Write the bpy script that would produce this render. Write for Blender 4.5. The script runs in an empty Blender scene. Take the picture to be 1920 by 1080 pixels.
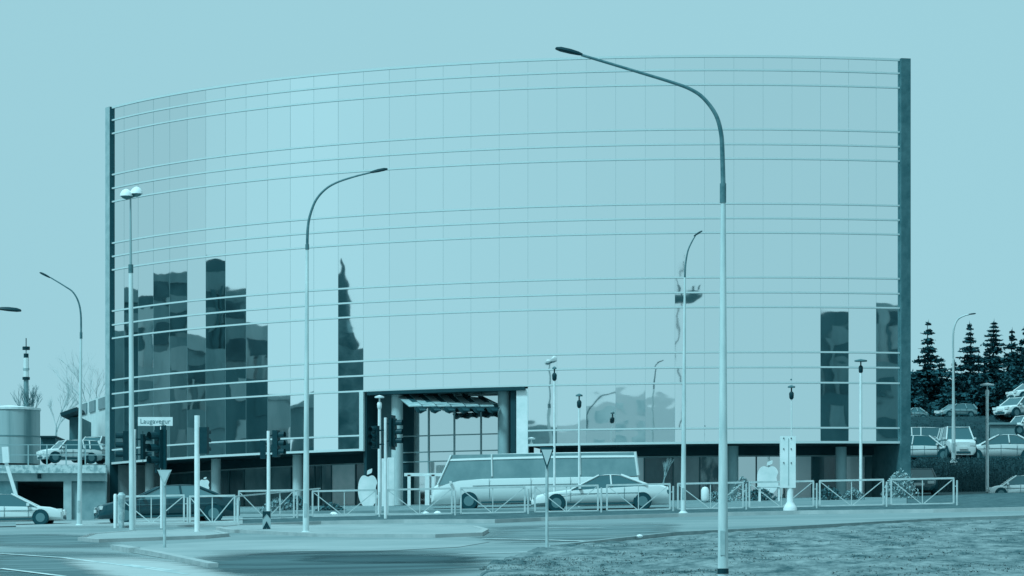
import bpy, bmesh, math, random
from mathutils import Vector, Matrix, noise
from mathutils.geometry import tessellate_polygon
random.seed(7)
S = bpy.context.scene
COL = S.collection
R_ = math.radians
# ------------------------------------------------------------------ camera
F = 7000.0            # focal length in pixels of a 1920 wide frame
EYE = 2.376
HZ = 1178.0           # eye level lies below the frame: the street climbs towards the building
cam = bpy.data.cameras.new("camera"); co = bpy.data.objects.new("camera", cam); COL.objects.link(co)
co.location = (0, 0, EYE); co.rotation_euler = (R_(90), 0, 0)
cam.sensor_width = 36; cam.lens = 36 * F / 1920; cam.shift_y = (HZ - 540) / 1920
cam.clip_start = 1; cam.clip_end = 5000
S.camera = co
# ------------------------------------------------------------------ sky and sun
SKY = (0.337, 0.637, 0.723)
SUN_AZ, SUN_EL = R_(225), R_(57)      # soft sun from the left, behind the camera
wd = bpy.data.worlds.new("World"); S.world = wd; wd.use_nodes = True
nt = wd.node_tree; nt.nodes.clear()
N = nt.nodes.new; L = nt.links.new
out = N('ShaderNodeOutputWorld'); bg = N('ShaderNodeBackground'); L(bg.outputs[0], out.inputs[0])
tc = N('ShaderNodeTexCoord')
sk = N('ShaderNodeTexSky'); sk.sky_type = 'NISHITA'; sk.sun_disc = False
sk.sun_elevation = SUN_EL; sk.sun_rotation = SUN_AZ; sk.air_density = 2; sk.dust_density = 6
bw = N('ShaderNodeRGBToBW'); L(sk.outputs[0], bw.inputs[0])
def wm(op, a, b):
    n = N('ShaderNodeMath'); n.operation = op
    for k, v in ((0, a), (1, b)):
        if isinstance(v, (int, float)): n.inputs[k].default_value = v
        else: L(v, n.inputs[k])
    return n.outputs[0]
nish = wm('MINIMUM', wm('MULTIPLY', bw.outputs[0], 0.002), 0.02)          # a little of the clear sky behind the cloud
sep = N('ShaderNodeSeparateXYZ'); L(tc.outputs['Generated'], sep.inputs[0])
# broad soft cloud banks: brighter to the left, duller behind the camera and far left
az = wm('ARCTAN2', wm('MULTIPLY', sep.outputs[0], -1.0), wm('MULTIPLY', sep.outputs[1], -1.0))
azn = wm('ADD', wm('MULTIPLY', az, 1 / 360 * 180 / math.pi), 0.5)
cr = N('ShaderNodeValToRGB'); L(azn, cr.inputs[0]); cr.color_ramp.interpolation = 'EASE'
ST = [(-180, 1.0), (-90, .97), (-30, .92), (-12, .92), (2, .955), (18, .99), (45, 1.03), (66, 1.12), (84, 1.03), (100, .87), (116, .87), (140, .98), (180, 1.0)]
els = cr.color_ramp.elements
while len(els) < len(ST): els.new(0.5)
for e_, (a_, v_) in zip(els, ST): e_.position = a_ / 360 + .5; e_.color = (v_ / 1.3,) * 3 + (1,)
cl = N('ShaderNodeTexNoise'); cl.inputs['Scale'].default_value = 5.0; cl.inputs['Detail'].default_value = 3; L(tc.outputs['Generated'], cl.inputs['Vector'])
up = wm('MULTIPLY', wm('MAXIMUM', sep.outputs[2], 0.0), -0.12)
cln = wm('MULTIPLY', wm('SUBTRACT', cl.outputs['Fac'], 0.5), 0.05)
lv = wm('ADD', wm('ADD', wm('ADD', wm('MULTIPLY', cr.outputs[0], 1.3), up), nish), cln)
lv = wm('MAXIMUM', lv, 0.5)
vm = N('ShaderNodeVectorMath'); vm.operation = 'SCALE'; vm.inputs[0].default_value = SKY; L(lv, vm.inputs['Scale'])
L(vm.outputs[0], bg.inputs[0]); bg.inputs[1].default_value = 1.0
sl = bpy.data.lights.new("sun", 'SUN'); sl.energy = 3.3; sl.angle = R_(12); sl.color = (0.46, 0.86, 0.97)
so = bpy.data.objects.new("sun", sl); COL.objects.link(so)
sd = Vector((-math.sin(R_(42)) * math.cos(SUN_EL), -math.cos(R_(42)) * math.cos(SUN_EL), math.sin(SUN_EL)))
so.rotation_euler = sd.to_track_quat('Z', 'Y').to_euler()
S.view_settings.view_transform = 'Standard'; S.view_settings.look = 'None'; S.view_settings.exposure = 0; S.view_settings.gamma = 1
S.cycles.max_bounces = 8; S.cycles.use_denoising = True

# ------------------------------------------------------------------ materials (everything lives in one teal ink)
def lin(c):
    c /= 255.0
    return c / 12.92 if c <= 0.04045 else ((c + 0.055) / 1.055) ** 2.4
INK, PAP = (3, 58, 70), (162, 218, 229)
def base(t, g=1.25):
    return tuple(min(0.92, max(0.002, lin(a + (b - a) * t) / (k * g))) for a, b, k in zip(INK, PAP, SKY)) + (1,)
MATS = {}
def mat(name, t, rough=0.6, t2=None, scale=6.0, bump=0.0, metal=0.0, stretch=(1, 1, 1), spec=0.3, detail=5.0, rot=0.0, bscale=None, contrast=(0.35, 0.65), g=1.25, nr=0.62):
    if name in MATS: return MATS[name]
    gg = g
    m = bpy.data.materials.new(name); m.use_nodes = True
    n = m.node_tree; b = n.nodes['Principled BSDF']
    b.inputs['Roughness'].default_value = rough; b.inputs['Metallic'].default_value = metal
    b.inputs['Specular IOR Level'].default_value = spec
    b.inputs['Base Color'].default_value = base(t, gg)
    m.diffuse_color = base(t, gg)
    if t2 is not None or bump:
        geo = n.nodes.new('ShaderNodeNewGeometry')
        mp = n.nodes.new('ShaderNodeMapping'); mp.inputs['Scale'].default_value = stretch; mp.inputs['Rotation'].default_value = (0, 0, rot)
        n.links.new(geo.outputs['Position'], mp.inputs[0])
    if t2 is not None:
        nz = n.nodes.new('ShaderNodeTexNoise'); nz.inputs['Scale'].default_value = scale; nz.inputs['Detail'].default_value = detail; nz.inputs['Roughness'].default_value = nr
        n.links.new(mp.outputs[0], nz.inputs['Vector'])
        cr = n.nodes.new('ShaderNodeValToRGB'); cr.color_ramp.elements[0].position = contrast[0]; cr.color_ramp.elements[1].position = contrast[1]
        cr.color_ramp.elements[0].color = base(t, gg); cr.color_ramp.elements[1].color = base(t2, gg)
        n.links.new(nz.outputs['Fac'], cr.inputs[0]); n.links.new(cr.outputs[0], b.inputs['Base Color'])
    if bump:
        nz2 = n.nodes.new('ShaderNodeTexNoise'); nz2.inputs['Scale'].default_value = bscale or scale * 3
        n.links.new(mp.outputs[0], nz2.inputs['Vector'])
        bp = n.nodes.new('ShaderNodeBump'); bp.inputs['Strength'].default_value = bump; bp.inputs['Distance'].default_value = 0.05
        n.links.new(nz2.outputs['Fac'], bp.inputs['Height']); n.links.new(bp.outputs[0], b.inputs['Normal'])
    MATS[name] = m
    return m
def mirror_glass(name='mirror_glass', tint=.99, wob=.0036, rough=.015):
    if name in MATS: return MATS[name]
    m = bpy.data.materials.new(name); m.use_nodes = True
    n = m.node_tree; b = n.nodes['Principled BSDF']
    b.inputs['Metallic'].default_value = 1; b.inputs['Roughness'].default_value = rough
    b.inputs['Base Color'].default_value = (tint * .985, tint, tint, 1)
    g = n.nodes.new('ShaderNodeNewGeometry')
    mp = n.nodes.new('ShaderNodeMapping'); mp.inputs['Scale'].default_value = (0.55, 0.55, 0.75)
    n.links.new(g.outputs['Position'], mp.inputs[0])
    nz = n.nodes.new('ShaderNodeTexNoise'); nz.inputs['Scale'].default_value = 1.0; nz.inputs['Detail'].default_value = 1.4
    n.links.new(mp.outputs[0], nz.inputs['Vector'])
    bp = n.nodes.new('ShaderNodeBump'); bp.inputs['Strength'].default_value = 1.0; bp.inputs['Distance'].default_value = wob
    n.links.new(nz.outputs['Fac'], bp.inputs['Height']); n.links.new(bp.outputs[0], b.inputs['Normal'])
    MATS[name] = m
    return m
MIRROR = [mirror_glass(), mirror_glass('mirror_glass_worn', .983), mirror_glass('mirror_glass_dull', .975)]
PALE = mat('pale_paint', 0.99, 0.45, 0.90, 2.0, g=1.15)
POLE = mat('galvanised_pole', 0.90, 0.45, 0.74, 1.5, g=1.15, stretch=(3, 3, .5))
ARM = mat('weathered_shaded_metal', 0.22, 0.5, 0.40, 6)  # weathered metal, with the arm's dark underside put into the colour
DARK = mat('dark_plastic', 0.0, 0.5, 0.06, 8, g=1.8, spec=.2)
FRAMEM = mat('transom_metal', 0.86, 0.5, spec=.1, g=1.2)
SEAM = mat('seam_gasket', 0.52, 0.6)
CONC = mat('light_concrete', 0.62, 0.85, 0.74, 1.3, bump=.3)
CONCD = mat('dark_stone', 0.2, 0.8, 0.32, 1.6, bump=.3)
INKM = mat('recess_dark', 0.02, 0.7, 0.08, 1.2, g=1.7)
TYRE = mat('tyre_rubber', 0.03, 0.8)
CARGLASS = mat('car_glass', 0.22, 0.08, spec=0.8)

# ------------------------------------------------------------------ mesh builder
class MB:
    def __init__(s): s.v = []; s.f = []
    def add(s, vs, fs):
        o = len(s.v); s.v += [tuple(v) for v in vs]; s.f += [tuple(i + o for i in f) for f in fs]; return s
    def box(s, c, d, rz=0.0, M=None):
        x, y, z = d[0] / 2, d[1] / 2, d[2] / 2
        vs = [Vector(p) for p in ((-x, -y, -z), (x, -y, -z), (x, y, -z), (-x, y, -z), (-x, -y, z), (x, -y, z), (x, y, z), (-x, y, z))]
        T = M if M is not None else Matrix.Rotation(rz, 3, 'Z')
        c = Vector(c)
        return s.add([T @ v + c for v in vs], [(0, 3, 2, 1), (4, 5, 6, 7), (0, 1, 5, 4), (1, 2, 6, 5), (2, 3, 7, 6), (3, 0, 4, 7)])
    def bar(s, a, b, w, h=None):
        a, b = Vector(a), Vector(b); d = b - a; q = d.to_track_quat('X', 'Z').to_matrix()
        return s.box((a + b) / 2, (d.length, w, h or w), M=q)
    def tube(s, pts, rad, n=10, cap=True):
        pts = [Vector(p) for p in pts]
        if not hasattr(rad, '__len__'): rad = [rad] * len(pts)
        rings = []; ref = None
        for i, p in enumerate(pts):
            d = (pts[min(i + 1, len(pts) - 1)] - pts[max(i - 1, 0)]).normalized()
            if ref is None: ref = d.orthogonal().normalized()
            u = (ref - d * ref.dot(d)).normalized(); ref = u; w = d.cross(u)
            rings.append([p + (u * math.cos(2 * math.pi * k / n) + w * math.sin(2 * math.pi * k / n)) * rad[i] for k in range(n)])
        vs = [v for r in rings for v in r]; fs = []
        for i in range(len(pts) - 1):
            for k in range(n):
                fs.append((i * n + k, i * n + (k + 1) % n, (i + 1) * n + (k + 1) % n, (i + 1) * n + k))
        if cap: fs.append(tuple(range(n - 1, -1, -1))); fs.append(tuple((len(pts) - 1) * n + k for k in range(n)))
        return s.add(vs, fs)
    def lathe(s, c, prof, n=20):          # prof: (radius, z)
        c = Vector(c)
        return s.tube([c + Vector((0, 0, z)) for r, z in prof], [max(r, 1e-4) for r, z in prof], n)
    def prism(s, poly, T, depth):         # poly in local xz, thickness along local y, T maps local to world
        n = len(poly); vs = [T @ Vector((x, -depth / 2, z)) for x, z in poly] + [T @ Vector((x, depth / 2, z)) for x, z in poly]
        tri = tessellate_polygon([[Vector((x, z, 0)) for x, z in poly]])
        fs = [tuple(t) for t in tri] + [tuple(i + n for i in reversed(t)) for t in tri]
        fs += [(i, (i + 1) % n, n + (i + 1) % n, n + i) for i in range(n)]
        return s.add(vs, fs)
    def build(s, name, m, parent=None, loc=None, smooth=False, bevel=0):
        me = bpy.data.meshes.new(name); o0 = Vector(loc) if loc is not None else Vector((0, 0, 0))
        me.from_pydata([Vector(v) - o0 for v in s.v], [], s.f); me.validate()
        bm = bmesh.new(); bm.from_mesh(me); bmesh.ops.recalc_face_normals(bm, faces=bm.faces); bm.to_mesh(me); bm.free()
        if isinstance(m, (list, tuple)):
            for x in m: me.materials.append(x)
        else: me.materials.append(m)
        if smooth:
            for p in me.polygons: p.use_smooth = True
            try: me.set_sharp_from_angle(angle=R_(40))
            except Exception: pass
        o = bpy.data.objects.new(name, me); COL.objects.link(o)
        if parent is not None: o.parent = parent
        o.location = o0
        return o
def tag(o, label=None, cat=None, group=None, kind=None):
    if label: o['label'] = label
    if cat: o['category'] = cat
    if group: o['group'] = group
    if kind: o['kind'] = kind
    return o
def thing(name, label, cat, loc, rz=0, group=None):
    o = bpy.data.objects.new(name, None); COL.objects.link(o); o.location = loc; o.rotation_euler = (0, 0, rz)
    return tag(o, label, cat, group)
def copy_tree(o, parent=None):
    c = o.copy(); COL.objects.link(c); c.parent = parent
    for ch in [x for x in bpy.data.objects if x.parent == o]: copy_tree(ch, c)
    return c

# ------------------------------------------------------------------ where things stand (surveyed from the photograph)
GY, GX = 0.0471, 0.02
def gz(X, Y): return GY * max(min(Y, 205), -60) + GX * max(min(X, 60), -60)
def W(px, py, Y): return Vector(((px - 960) * Y / F, Y, EYE + (HZ - py) * Y / F))
def G(px, py, dz=0.0):
    Y = 16632.0 / (py - 848 + GX * (px - 960)); X = (px - 960) * Y / F
    return Vector((X, Y, gz(X, Y) + dz))
def GA(px, Y, dz=0.0):
    X = (px - 960) * Y / F
    return Vector((X, Y, gz(X, Y) + dz))
def sheet(name, poly, dz, m, parent=None, kind='structure', thick=0.0, slope=None):
    pts = [G(x, y, dz) for x, y in poly]
    tri = tessellate_polygon([[Vector((p.x, p.y, 0)) for p in pts]])
    b = MB(); fs = [tuple(t) for t in tri]; vs = list(pts)
    if thick:
        n = len(pts); vs += [p - Vector((0, 0, thick)) for p in pts]
        fs += [(i, (i + 1) % n, n + (i + 1) % n, n + i) for i in range(n)]
    b.add(vs, fs); o = b.build(name, m, parent)
    if kind and parent is None: o['kind'] = kind
    return o

# ------------------------------------------------------------------ ground
gm = MB(); xs = [-2500, -300, -60, -30, 0, 30, 60, 300, 2500]; ys = [-2500, -300, -60, 0, 60, 120, 205, 300, 800, 3500]
gv = [(x, y, gz(x, y) - 0.05) for y in ys for x in xs]; nx = len(xs)
gm.add(gv, [(j * nx + i, j * nx + i + 1, (j + 1) * nx + i + 1, (j + 1) * nx + i) for j in range(len(ys) - 1) for i in range(nx - 1)])
tag(gm.build('ground', mat('earth', 0.36, 0.95, 0.55, 0.35, bump=.4, g=1.95)), kind='structure')
ASPH = mat('asphalt', 0.56, 0.75, 0.76, 1.0, bump=.25, stretch=(.10, .22, 1), rot=R_(0), bscale=60, nr=.72, detail=10, contrast=(.36, .64), g=1.95)
rd = MB()
def flat(b, poly, dz):
    pts = [Vector((x, y, gz(x, y) + dz)) for x, y in poly]
    b.add(pts, [tuple(t) for t in tessellate_polygon([[Vector((p.x, p.y, 0)) for p in pts]])])
flat(rd, [(-40, 20), (40, 20), (40, 164), (-40, 164)], 0)
tag(rd.build('road', ASPH), kind='structure')
PAVE = mat('pavement_concrete', 0.74, 0.8, 0.84, 1.2, bump=.2, stretch=(.5, .25, 1), g=1.95)
KERB = mat('kerb_stone', 0.80, 0.8, 0.92, 1.5, g=1.95)
GRASS = mat('rough_grass', 0.20, 0.95, 0.76, 1.5, bump=.9, stretch=(1, .30, 1), detail=15, bscale=22, nr=.78, contrast=(.39, .62), g=1.95)
VERGE = mat('verge_grass', 0.10, 0.95, 0.44, 2.2, bump=.6, detail=12, nr=.78, stretch=(1, .5, 1), g=1.95)
# pavement before the building
sheet('building_pavement', [(200, 966), (560, 963), (1240, 957), (1700, 950), (1700, 936), (1240, 938), (560, 948), (200, 955)], 0.10, mat('forecourt', .5, .85, .62, 1, g=1.95), thick=.1)
def strip(name, line, w, dz, m, thick=0.0, kind='structure'):
    """a band of width w metres along a line of pixels on the ground"""
    P = [G(x, y, dz) for x, y in line]; b = MB(); n = len(P); lo = []; hi = []
    for i, p in enumerate(P):
        d = P[min(i + 1, n - 1)] - P[max(i - 1, 0)]; d.z = 0; d.normalize(); q = Vector((-d.y, d.x, 0)) * w / 2
        for L_, s in ((lo, -1), (hi, 1)):
            r = p + q * s; r.z = gz(r.x, r.y) + dz; L_.append(r)
    vs = lo + hi; fs = [(i, i + 1, n + i + 1, n + i) for i in range(n - 1)]
    if thick:
        dn = Vector((0, 0, thick)); vs += [v - dn for v in lo] + [v - dn for v in hi]
        fs += [(i, i + 1, 2 * n + i + 1, 2 * n + i) for i in range(n - 1)] + [(n + i, n + i + 1, 3 * n + i + 1, 3 * n + i) for i in range(n - 1)]
        fs += [(0, n, 3 * n, 2 * n), (n - 1, 2 * n - 1, 4 * n - 1, 3 * n - 1)]
    b.add(vs, fs); o = b.build(name, m)
    if kind: o['kind'] = kind
    return o
def isle(name, poly, m):
    o = sheet(name, poly, 0.09, m, thick=.1)
    strip(name + '_kerb', poly + [poly[0], poly[1]], 0.2, 0.105, KERB, thick=.12)
    return o
# verge under the barriers
sheet('barrier_verge', [(455, 985), (700, 979), (900, 978), (1000, 974), (1260, 966), (1500, 961), (1700, 958), (2100, 950), (2100, 934), (1800, 944), (1262, 955), (1000, 961), (700, 968), (455, 972)], 0.06, VERGE, thick=.06)
strip('verge_kerb', [(445, 989), (600, 983.5), (760, 980.5), (930, 980.5), (1010, 977), (1270, 969), (1500, 964), (1750, 961), (2100, 953)], 0.25, 0.13, KERB, thick=.15)
sheet('side_pavement', [(30, 992), (180, 990), (330, 988), (455, 988), (455, 975), (330, 976), (180, 980), (30, 984)], 0.08, PAVE, thick=.08)
isle('traffic_island', [(410, 993.5), (440, 990), (520, 989), (800, 989), (890, 992), (910, 998), (898, 1005), (820, 1008), (600, 1006.5), (500, 1001), (430, 998)], PAVE)
isle('corner_island', [(152, 1014), (175, 1006), (250, 1000), (330, 998), (400, 1000), (424, 1006), (380, 1010), (270, 1014), (190, 1017)], PAVE)
sheet('turning_island', [(222, 1032), (300, 1021), (420, 1014), (600, 1012), (800, 1012), (920, 1016), (860, 1026), (700, 1034), (560, 1034), (470, 1040), (430, 1056), (400, 1066), (330, 1051)], 0.010, mat('island_paving', .72, .8, .82, 1, stretch=(.3, .3, 1), g=1.95))
strip('turning_island_kerb', [(260, 1036), (300, 1043), (345, 1053), (400, 1065)], 0.22, 0.11, KERB, thick=.13)
strip('turning_island_kerb', [(218, 1030), (252, 1036)], 0.3, 0.13, KERB, thick=.15)
# grass bank in front
PRX = [(905, 1068), (960, 1050), (1000, 1038), (1060, 1028), (1150, 1022), (1250, 1010), (1400, 1001), (1600, 990), (1760, 981), (2100, 970)]
def grass_h(X, Y): return 0.05 + 0.16 * (0.5 + 0.5 * noise.noise(Vector((X * .35, Y * .16, 1.0)))) + 0.05 * noise.noise(Vector((X * 2.2, Y * 1.1, 3)))
gb = MB(); NU, NV = 130, 60; vs = []
def lerpline(L_, t):
    f = t * (len(L_) - 1); i = min(int(f), len(L_) - 2); f -= i
    return (L_[i][0] * (1 - f) + L_[i + 1][0] * f, L_[i][1] * (1 - f) + L_[i + 1][1] * f)
topw = [G(x, y) for x, y in PRX]; botw = [GA(860 + (2100 - 860) * i / 9, 52) for i in range(10)]
for j in range(NV + 1):
    for i in range(NU + 1):
        a = i / NU * 9; k = min(int(a), 8); a -= k
        t = topw[k].lerp(topw[k + 1], a); b_ = botw[k].lerp(botw[k + 1], a)
        p = t.lerp(b_, (j / NV)); h = grass_h(p.x, p.y) * min(1, j / 3 + .15) * min(1, i / 4 + .1)
        vs.append((p.x, p.y, gz(p.x, p.y) + h))
gb.add(vs, [(j * (NU + 1) + i, j * (NU + 1) + i + 1, (j + 1) * (NU + 1) + i + 1, (j + 1) * (NU + 1) + i) for j in range(NV) for i in range(NU)])
tag(gb.build('grass_bank', GRASS, smooth=True), kind='structure')
strip('bank_kerb', [(1040, 1029), (1150, 1016), (1260, 1004), (1400, 997), (1600, 986), (1760, 977), (2100, 966)], 0.22, 0.1, mat('worn_kerb', .62, .85, .74, 2, g=1.95), thick=.12)
sheet('side_grass', [(1700, 957), (2100, 949), (2400, 940), (2400, 900), (1900, 915), (1700, 922)], 0.05, VERGE, thick=.1)
# tufts
tf = MB()
for k in range(12000):
    a = random.random() * 9; i = min(int(a), 8); a -= i; v = random.random() ** .8
    p = topw[i].lerp(topw[i + 1], a).lerp(botw[i].lerp(botw[i + 1], a), .01 + .99 * v)
    if noise.noise(Vector((p.x * .5, p.y * .22, 9))) < -0.05: continue
    z = gz(p.x, p.y) + grass_h(p.x, p.y) * min(1, v * 10) - .02; s = random.uniform(.03, .05)
    for q in range(2):
        an = random.uniform(0, 6.28); dx, dy = math.cos(an) * .02, math.sin(an) * .02; lx, ly = random.uniform(-.05, .05), random.uniform(-.05, .05)
        tf.add([(p.x - dx, p.y - dy, z), (p.x + dx, p.y + dy, z), (p.x + lx, p.y + ly, z + s)], [(0, 1, 2)])
tag(tf.build('grass', GRASS), 'rough tufts of grass on the bank in the right foreground', 'grass', kind='stuff')
# markings
PAINT = mat('road_paint', .66, .7, .92, 2.2, stretch=(1, .4, 1))
for nm, ln, w in (('lane_marking', [(1012, 991), (1130, 991)], .35), ('edge_line', [(908, 1011), (1030, 1013.5), (1150, 1018)], .22), ('lane_marking', [(0, 1039), (120, 1047), (230, 1061), (350, 1078)], .16),
                  ('lane_marking', [(230, 1059), (330, 1072)], .16), ('edge_line', [(0, 1067), (120, 1082)], .16), ('lane_marking', [(860, 1040), (990, 1036)], .2)):
    strip(nm, ln, w, 0.024, PAINT)
# worn patches of the junction and a painted dark motion smear, with ragged feathered edges
def feather(name, t, t2, rot, seed, stretch=(.12, 1.2, 1), g=1.95):
    m = mat(name, t, .7, t2, 1.0, stretch=stretch, rot=rot, g=g, contrast=(.35, .6)); n = m.node_tree; b = n.nodes['Principled BSDF']; out_ = n.nodes['Material Output']
    at = n.nodes.new('ShaderNodeAttribute'); at.attribute_name = 'fade'
    geo = n.nodes.new('ShaderNodeNewGeometry'); mp = n.nodes.new('ShaderNodeMapping'); mp.inputs['Scale'].default_value = stretch; mp.inputs['Rotation'].default_value = (0, 0, rot); mp.inputs['Location'].default_value = (seed, seed, 0)
    nz = n.nodes.new('ShaderNodeTexNoise'); nz.inputs['Scale'].default_value = 1.3; nz.inputs['Detail'].default_value = 7
    n.links.new(geo.outputs['Position'], mp.inputs[0]); n.links.new(mp.outputs[0], nz.inputs['Vector'])
    def mth(op, a, c):
        q = n.nodes.new('ShaderNodeMath'); q.operation = op; q.use_clamp = True
        for k, v in ((0, a), (1, c)):
            if isinstance(v, (int, float)): q.inputs[k].default_value = v
            else: n.links.new(v, q.inputs[k])
        return q.outputs[0]
    a = mth('MULTIPLY', mth('SUBTRACT', mth('ADD', mth('MULTIPLY', nz.outputs['Fac'], .9), mth('MULTIPLY', at.outputs['Fac'], .75)), .62), 2.6)
    mx = n.nodes.new('ShaderNodeMixShader'); tr_ = n.nodes.new('ShaderNodeBsdfTransparent')
    n.links.new(a, mx.inputs[0]); n.links.new(tr_.outputs[0], mx.inputs[1]); n.links.new(b.outputs[0], mx.inputs[2]); n.links.new(mx.outputs[0], out_.inputs[0])
    return m
def soft_patch(quad, m, dz):
    """quad: four ground pixels (far left, far right, near right, near left)"""
    n = 14; q = [G(x, y) for x, y in quad]; vs = []; fd = []
    for j in range(n + 1):
        for i in range(n + 1):
            u, v = i / n, j / n; p = q[0].lerp(q[1], u).lerp(q[3].lerp(q[2], u), v); vs.append((p.x, p.y, gz(p.x, p.y) + dz))
            fd.append(max(0, 1 - abs(2 * u - 1) ** 2.5) * max(0, 1 - abs(2 * v - 1) ** 2))
    b = MB(); b.add(vs, [(j * (n + 1) + i, j * (n + 1) + i + 1, (j + 1) * (n + 1) + i + 1, (j + 1) * (n + 1) + i) for j in range(n) for i in range(n)])
    o = b.build('asphalt_patch', m); o['kind'] = 'structure'
    at = o.data.attributes.new('fade', 'FLOAT', 'POINT')
    for k, v in enumerate(fd): at.data[k].value = v
d1 = math.atan2(19.9, 6.5)
soft_patch([(360, 1030), (980, 1030), (1000, 1092), (180, 1092)], feather('motion_smear', .05, .35, 0, 1, (.10, .5, 1)), .012)  # dark blur of a passing car painted onto the road
soft_patch([(560, 1038), (900, 1040), (940, 1060), (520, 1058)], feather('motion_smear_core', .0, .2, 0, 5, (.08, .5, 1)), .016)  # darker middle of the painted motion smear
soft_patch([(-60, 998), (220, 1000), (260, 1030), (-80, 1030)], feather('worn_asphalt', .30, .55, .2, 2, (.12, .5, 1)), .004)
soft_patch([(-60, 1030), (260, 1030), (520, 1100), (-100, 1100)], feather('tyre_tracks', .25, .55, d1, 3, (.10, 2.2, 1)), .008)
soft_patch([(880, 985), (1300, 975), (1300, 1010), (860, 1030)], feather('old_repair', .35, .6, .1, 4, (.25, .6, 1)), .004)
soft_patch([(60, 1040), (300, 1040), (560, 1100), (200, 1100)], feather('pale_tracks', .86, .95, d1, 8, (.08, 2.6, 1)), .020)

# ------------------------------------------------------------------ the glass office building
K = 1.13
BR, BCX, BCY, TH0, DTH = 27.8978 * K, 6.3379 * K, 174.2957 * K, -0.955, 0.0416
SLX = 0.0104
ZT, ZB = 22.3587 * K, 7.2011 * K
ROWPX = [112.5, 138, 165, 248, 275.5, 302.5, 386, 413, 440, 523, 551, 578, 662, 690, 719, 803, 830]
ROWZ = [ZT - (p - 112.5) / 717.5 * (ZT - ZB) for p in ROWPX]      # relative to the eye
def AP(th, z, r=0.0):              # a point on the facade arc; r metres in front of the glass; z relative to eye
    X = BCX + (BR + r) * math.sin(th); Y = BCY - (BR + r) * math.cos(th)
    return Vector((X, Y, EYE + z + SLX * X))
def th_at(px, r=0.0):
    lo, hi = -1.3, .8
    for _ in range(50):
        m = (lo + hi) / 2; p = AP(m, 0, r)
        if 960 + F * p.x / p.y < px: lo = m
        else: hi = m
    return lo
TH = [TH0 + DTH * k for k in range(-1, 33)]
tl, tr = th_at(210), th_at(1686.5)
TH = [t for t in TH if t < tr - .004] + [tr]
bld = thing('office_building', 'tall curved office building clad in mirror glass with dark end walls', 'office building', (BCX, BCY - BR, gz(BCX, BCY - BR)))
P0 = Vector(bld.location)
def part(b, name, m, smooth=False, parent=None):
    o = b.build(name, m, None, smooth=smooth); o.parent = parent or bld
    o.matrix_parent_inverse = Matrix.Translation(-P0)
    return o
def arcbox(b, t0, t1, z0, z1, r0, r1, n=1):
    for i in range(n):
        a, c = t0 + (t1 - t0) * i / n, t0 + (t1 - t0) * (i + 1) / n
        b.add([AP(a, z0, r0), AP(c, z0, r0), AP(c, z0, r1), AP(a, z0, r1), AP(a, z1, r0), AP(c, z1, r0), AP(c, z1, r1), AP(a, z1, r1)],
              [(0, 3, 2, 1), (4, 5, 6, 7), (0, 1, 5, 4), (1, 2, 6, 5), (2, 3, 7, 6), (3, 0, 4, 7)])
    return b
DOOR_A, DOOR_B = 13, 19       # bays of the entrance opening (between seams 680 and 989)
rowd = 0.012
for k in range(len(TH) - 1):
    b = MB(); a, c = TH[k] + .004 / BR * 1, TH[k + 1] - .004 / BR
    for j in range(len(ROWZ) - 1):
        if DOOR_A <= k < DOOR_B and j >= 14: continue
        z1, z0 = ROWZ[j] - rowd, ROWZ[j + 1] + rowd
        # every pane sits a hair out of true in its gaskets
        ty = random.gauss(0, .0012); tz = random.gauss(0, .0008)
        A, B_, C_, D_ = AP(a, z0), AP(c, z0), AP(c, z1), AP(a, z1)
        nrm = (B_ - A).cross(D_ - A).normalized(); w = (B_ - A).length; h = z1 - z0
        b.add([A + nrm * (-ty * w / 2 - tz * h / 2), B_ + nrm * (ty * w / 2 - tz * h / 2), C_ + nrm * (ty * w / 2 + tz * h / 2), D_ + nrm * (-ty * w / 2 + tz * h / 2)], [(0, 1, 2, 3)])
    gb_ = part(b, 'glass_bay', MIRROR); bay_t = random.choice((0, 0, 0, 1))
    for pl in gb_.data.polygons: pl.material_index = min(2, bay_t + random.choice((0, 0, 0, 0, 1)))
# horizontal rails, one per floor line
thL, thR = TH[0], TH[-1]
for j, z in enumerate(ROWZ):
    top = (j == 0); hh = .036 if 0 < j < 16 else .05
    if j < 14 or j == 14: rng = [(thL, thR)]
    else: rng = [(thL, TH[DOOR_A]), (TH[DOOR_B], thR)]
    for t0, t1 in rng:
        n = max(2, round((t1 - t0) / DTH)); part(arcbox(MB(), t0, t1, z - hh, z + hh, -.12, .035 if j < 16 else .06, n), 'rail', FRAMEM)
    if j < 16:
        for t0, t1 in rng:
            b = MB(); arcbox(b, t0, t1, z - hh - .013, z - hh - .001, -.1, .02, max(2, round((t1 - t0) / DTH))); part(b, 'drip_edge', mat('drip_metal', .55, .5))
for k, t in enumerate(TH[1:-1]):
    b = MB(); lo = ROWZ[14] if DOOR_A < k + 1 < DOOR_B else ZB
    arcbox(b, t - .004 / BR, t + .004 / BR, lo, ZT, -.05, .004)
    part(b, 'seam', SEAM)
# end of the glazed corner beside the entrance: pale frame
b = MB(); arcbox(b, TH[DOOR_A] - .19 / BR, TH[DOOR_A] + .02 / BR, ZB - .06, ROWZ[14] - .03, -.3, .05); part(b, 'corner_frame', FRAMEM)
b = MB(); arcbox(b, th_at(968), TH[DOOR_B], ZB - 2.9, ROWZ[14] - .12, -.25, -.02); part(b, 'corner_frame', PALE)
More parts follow.
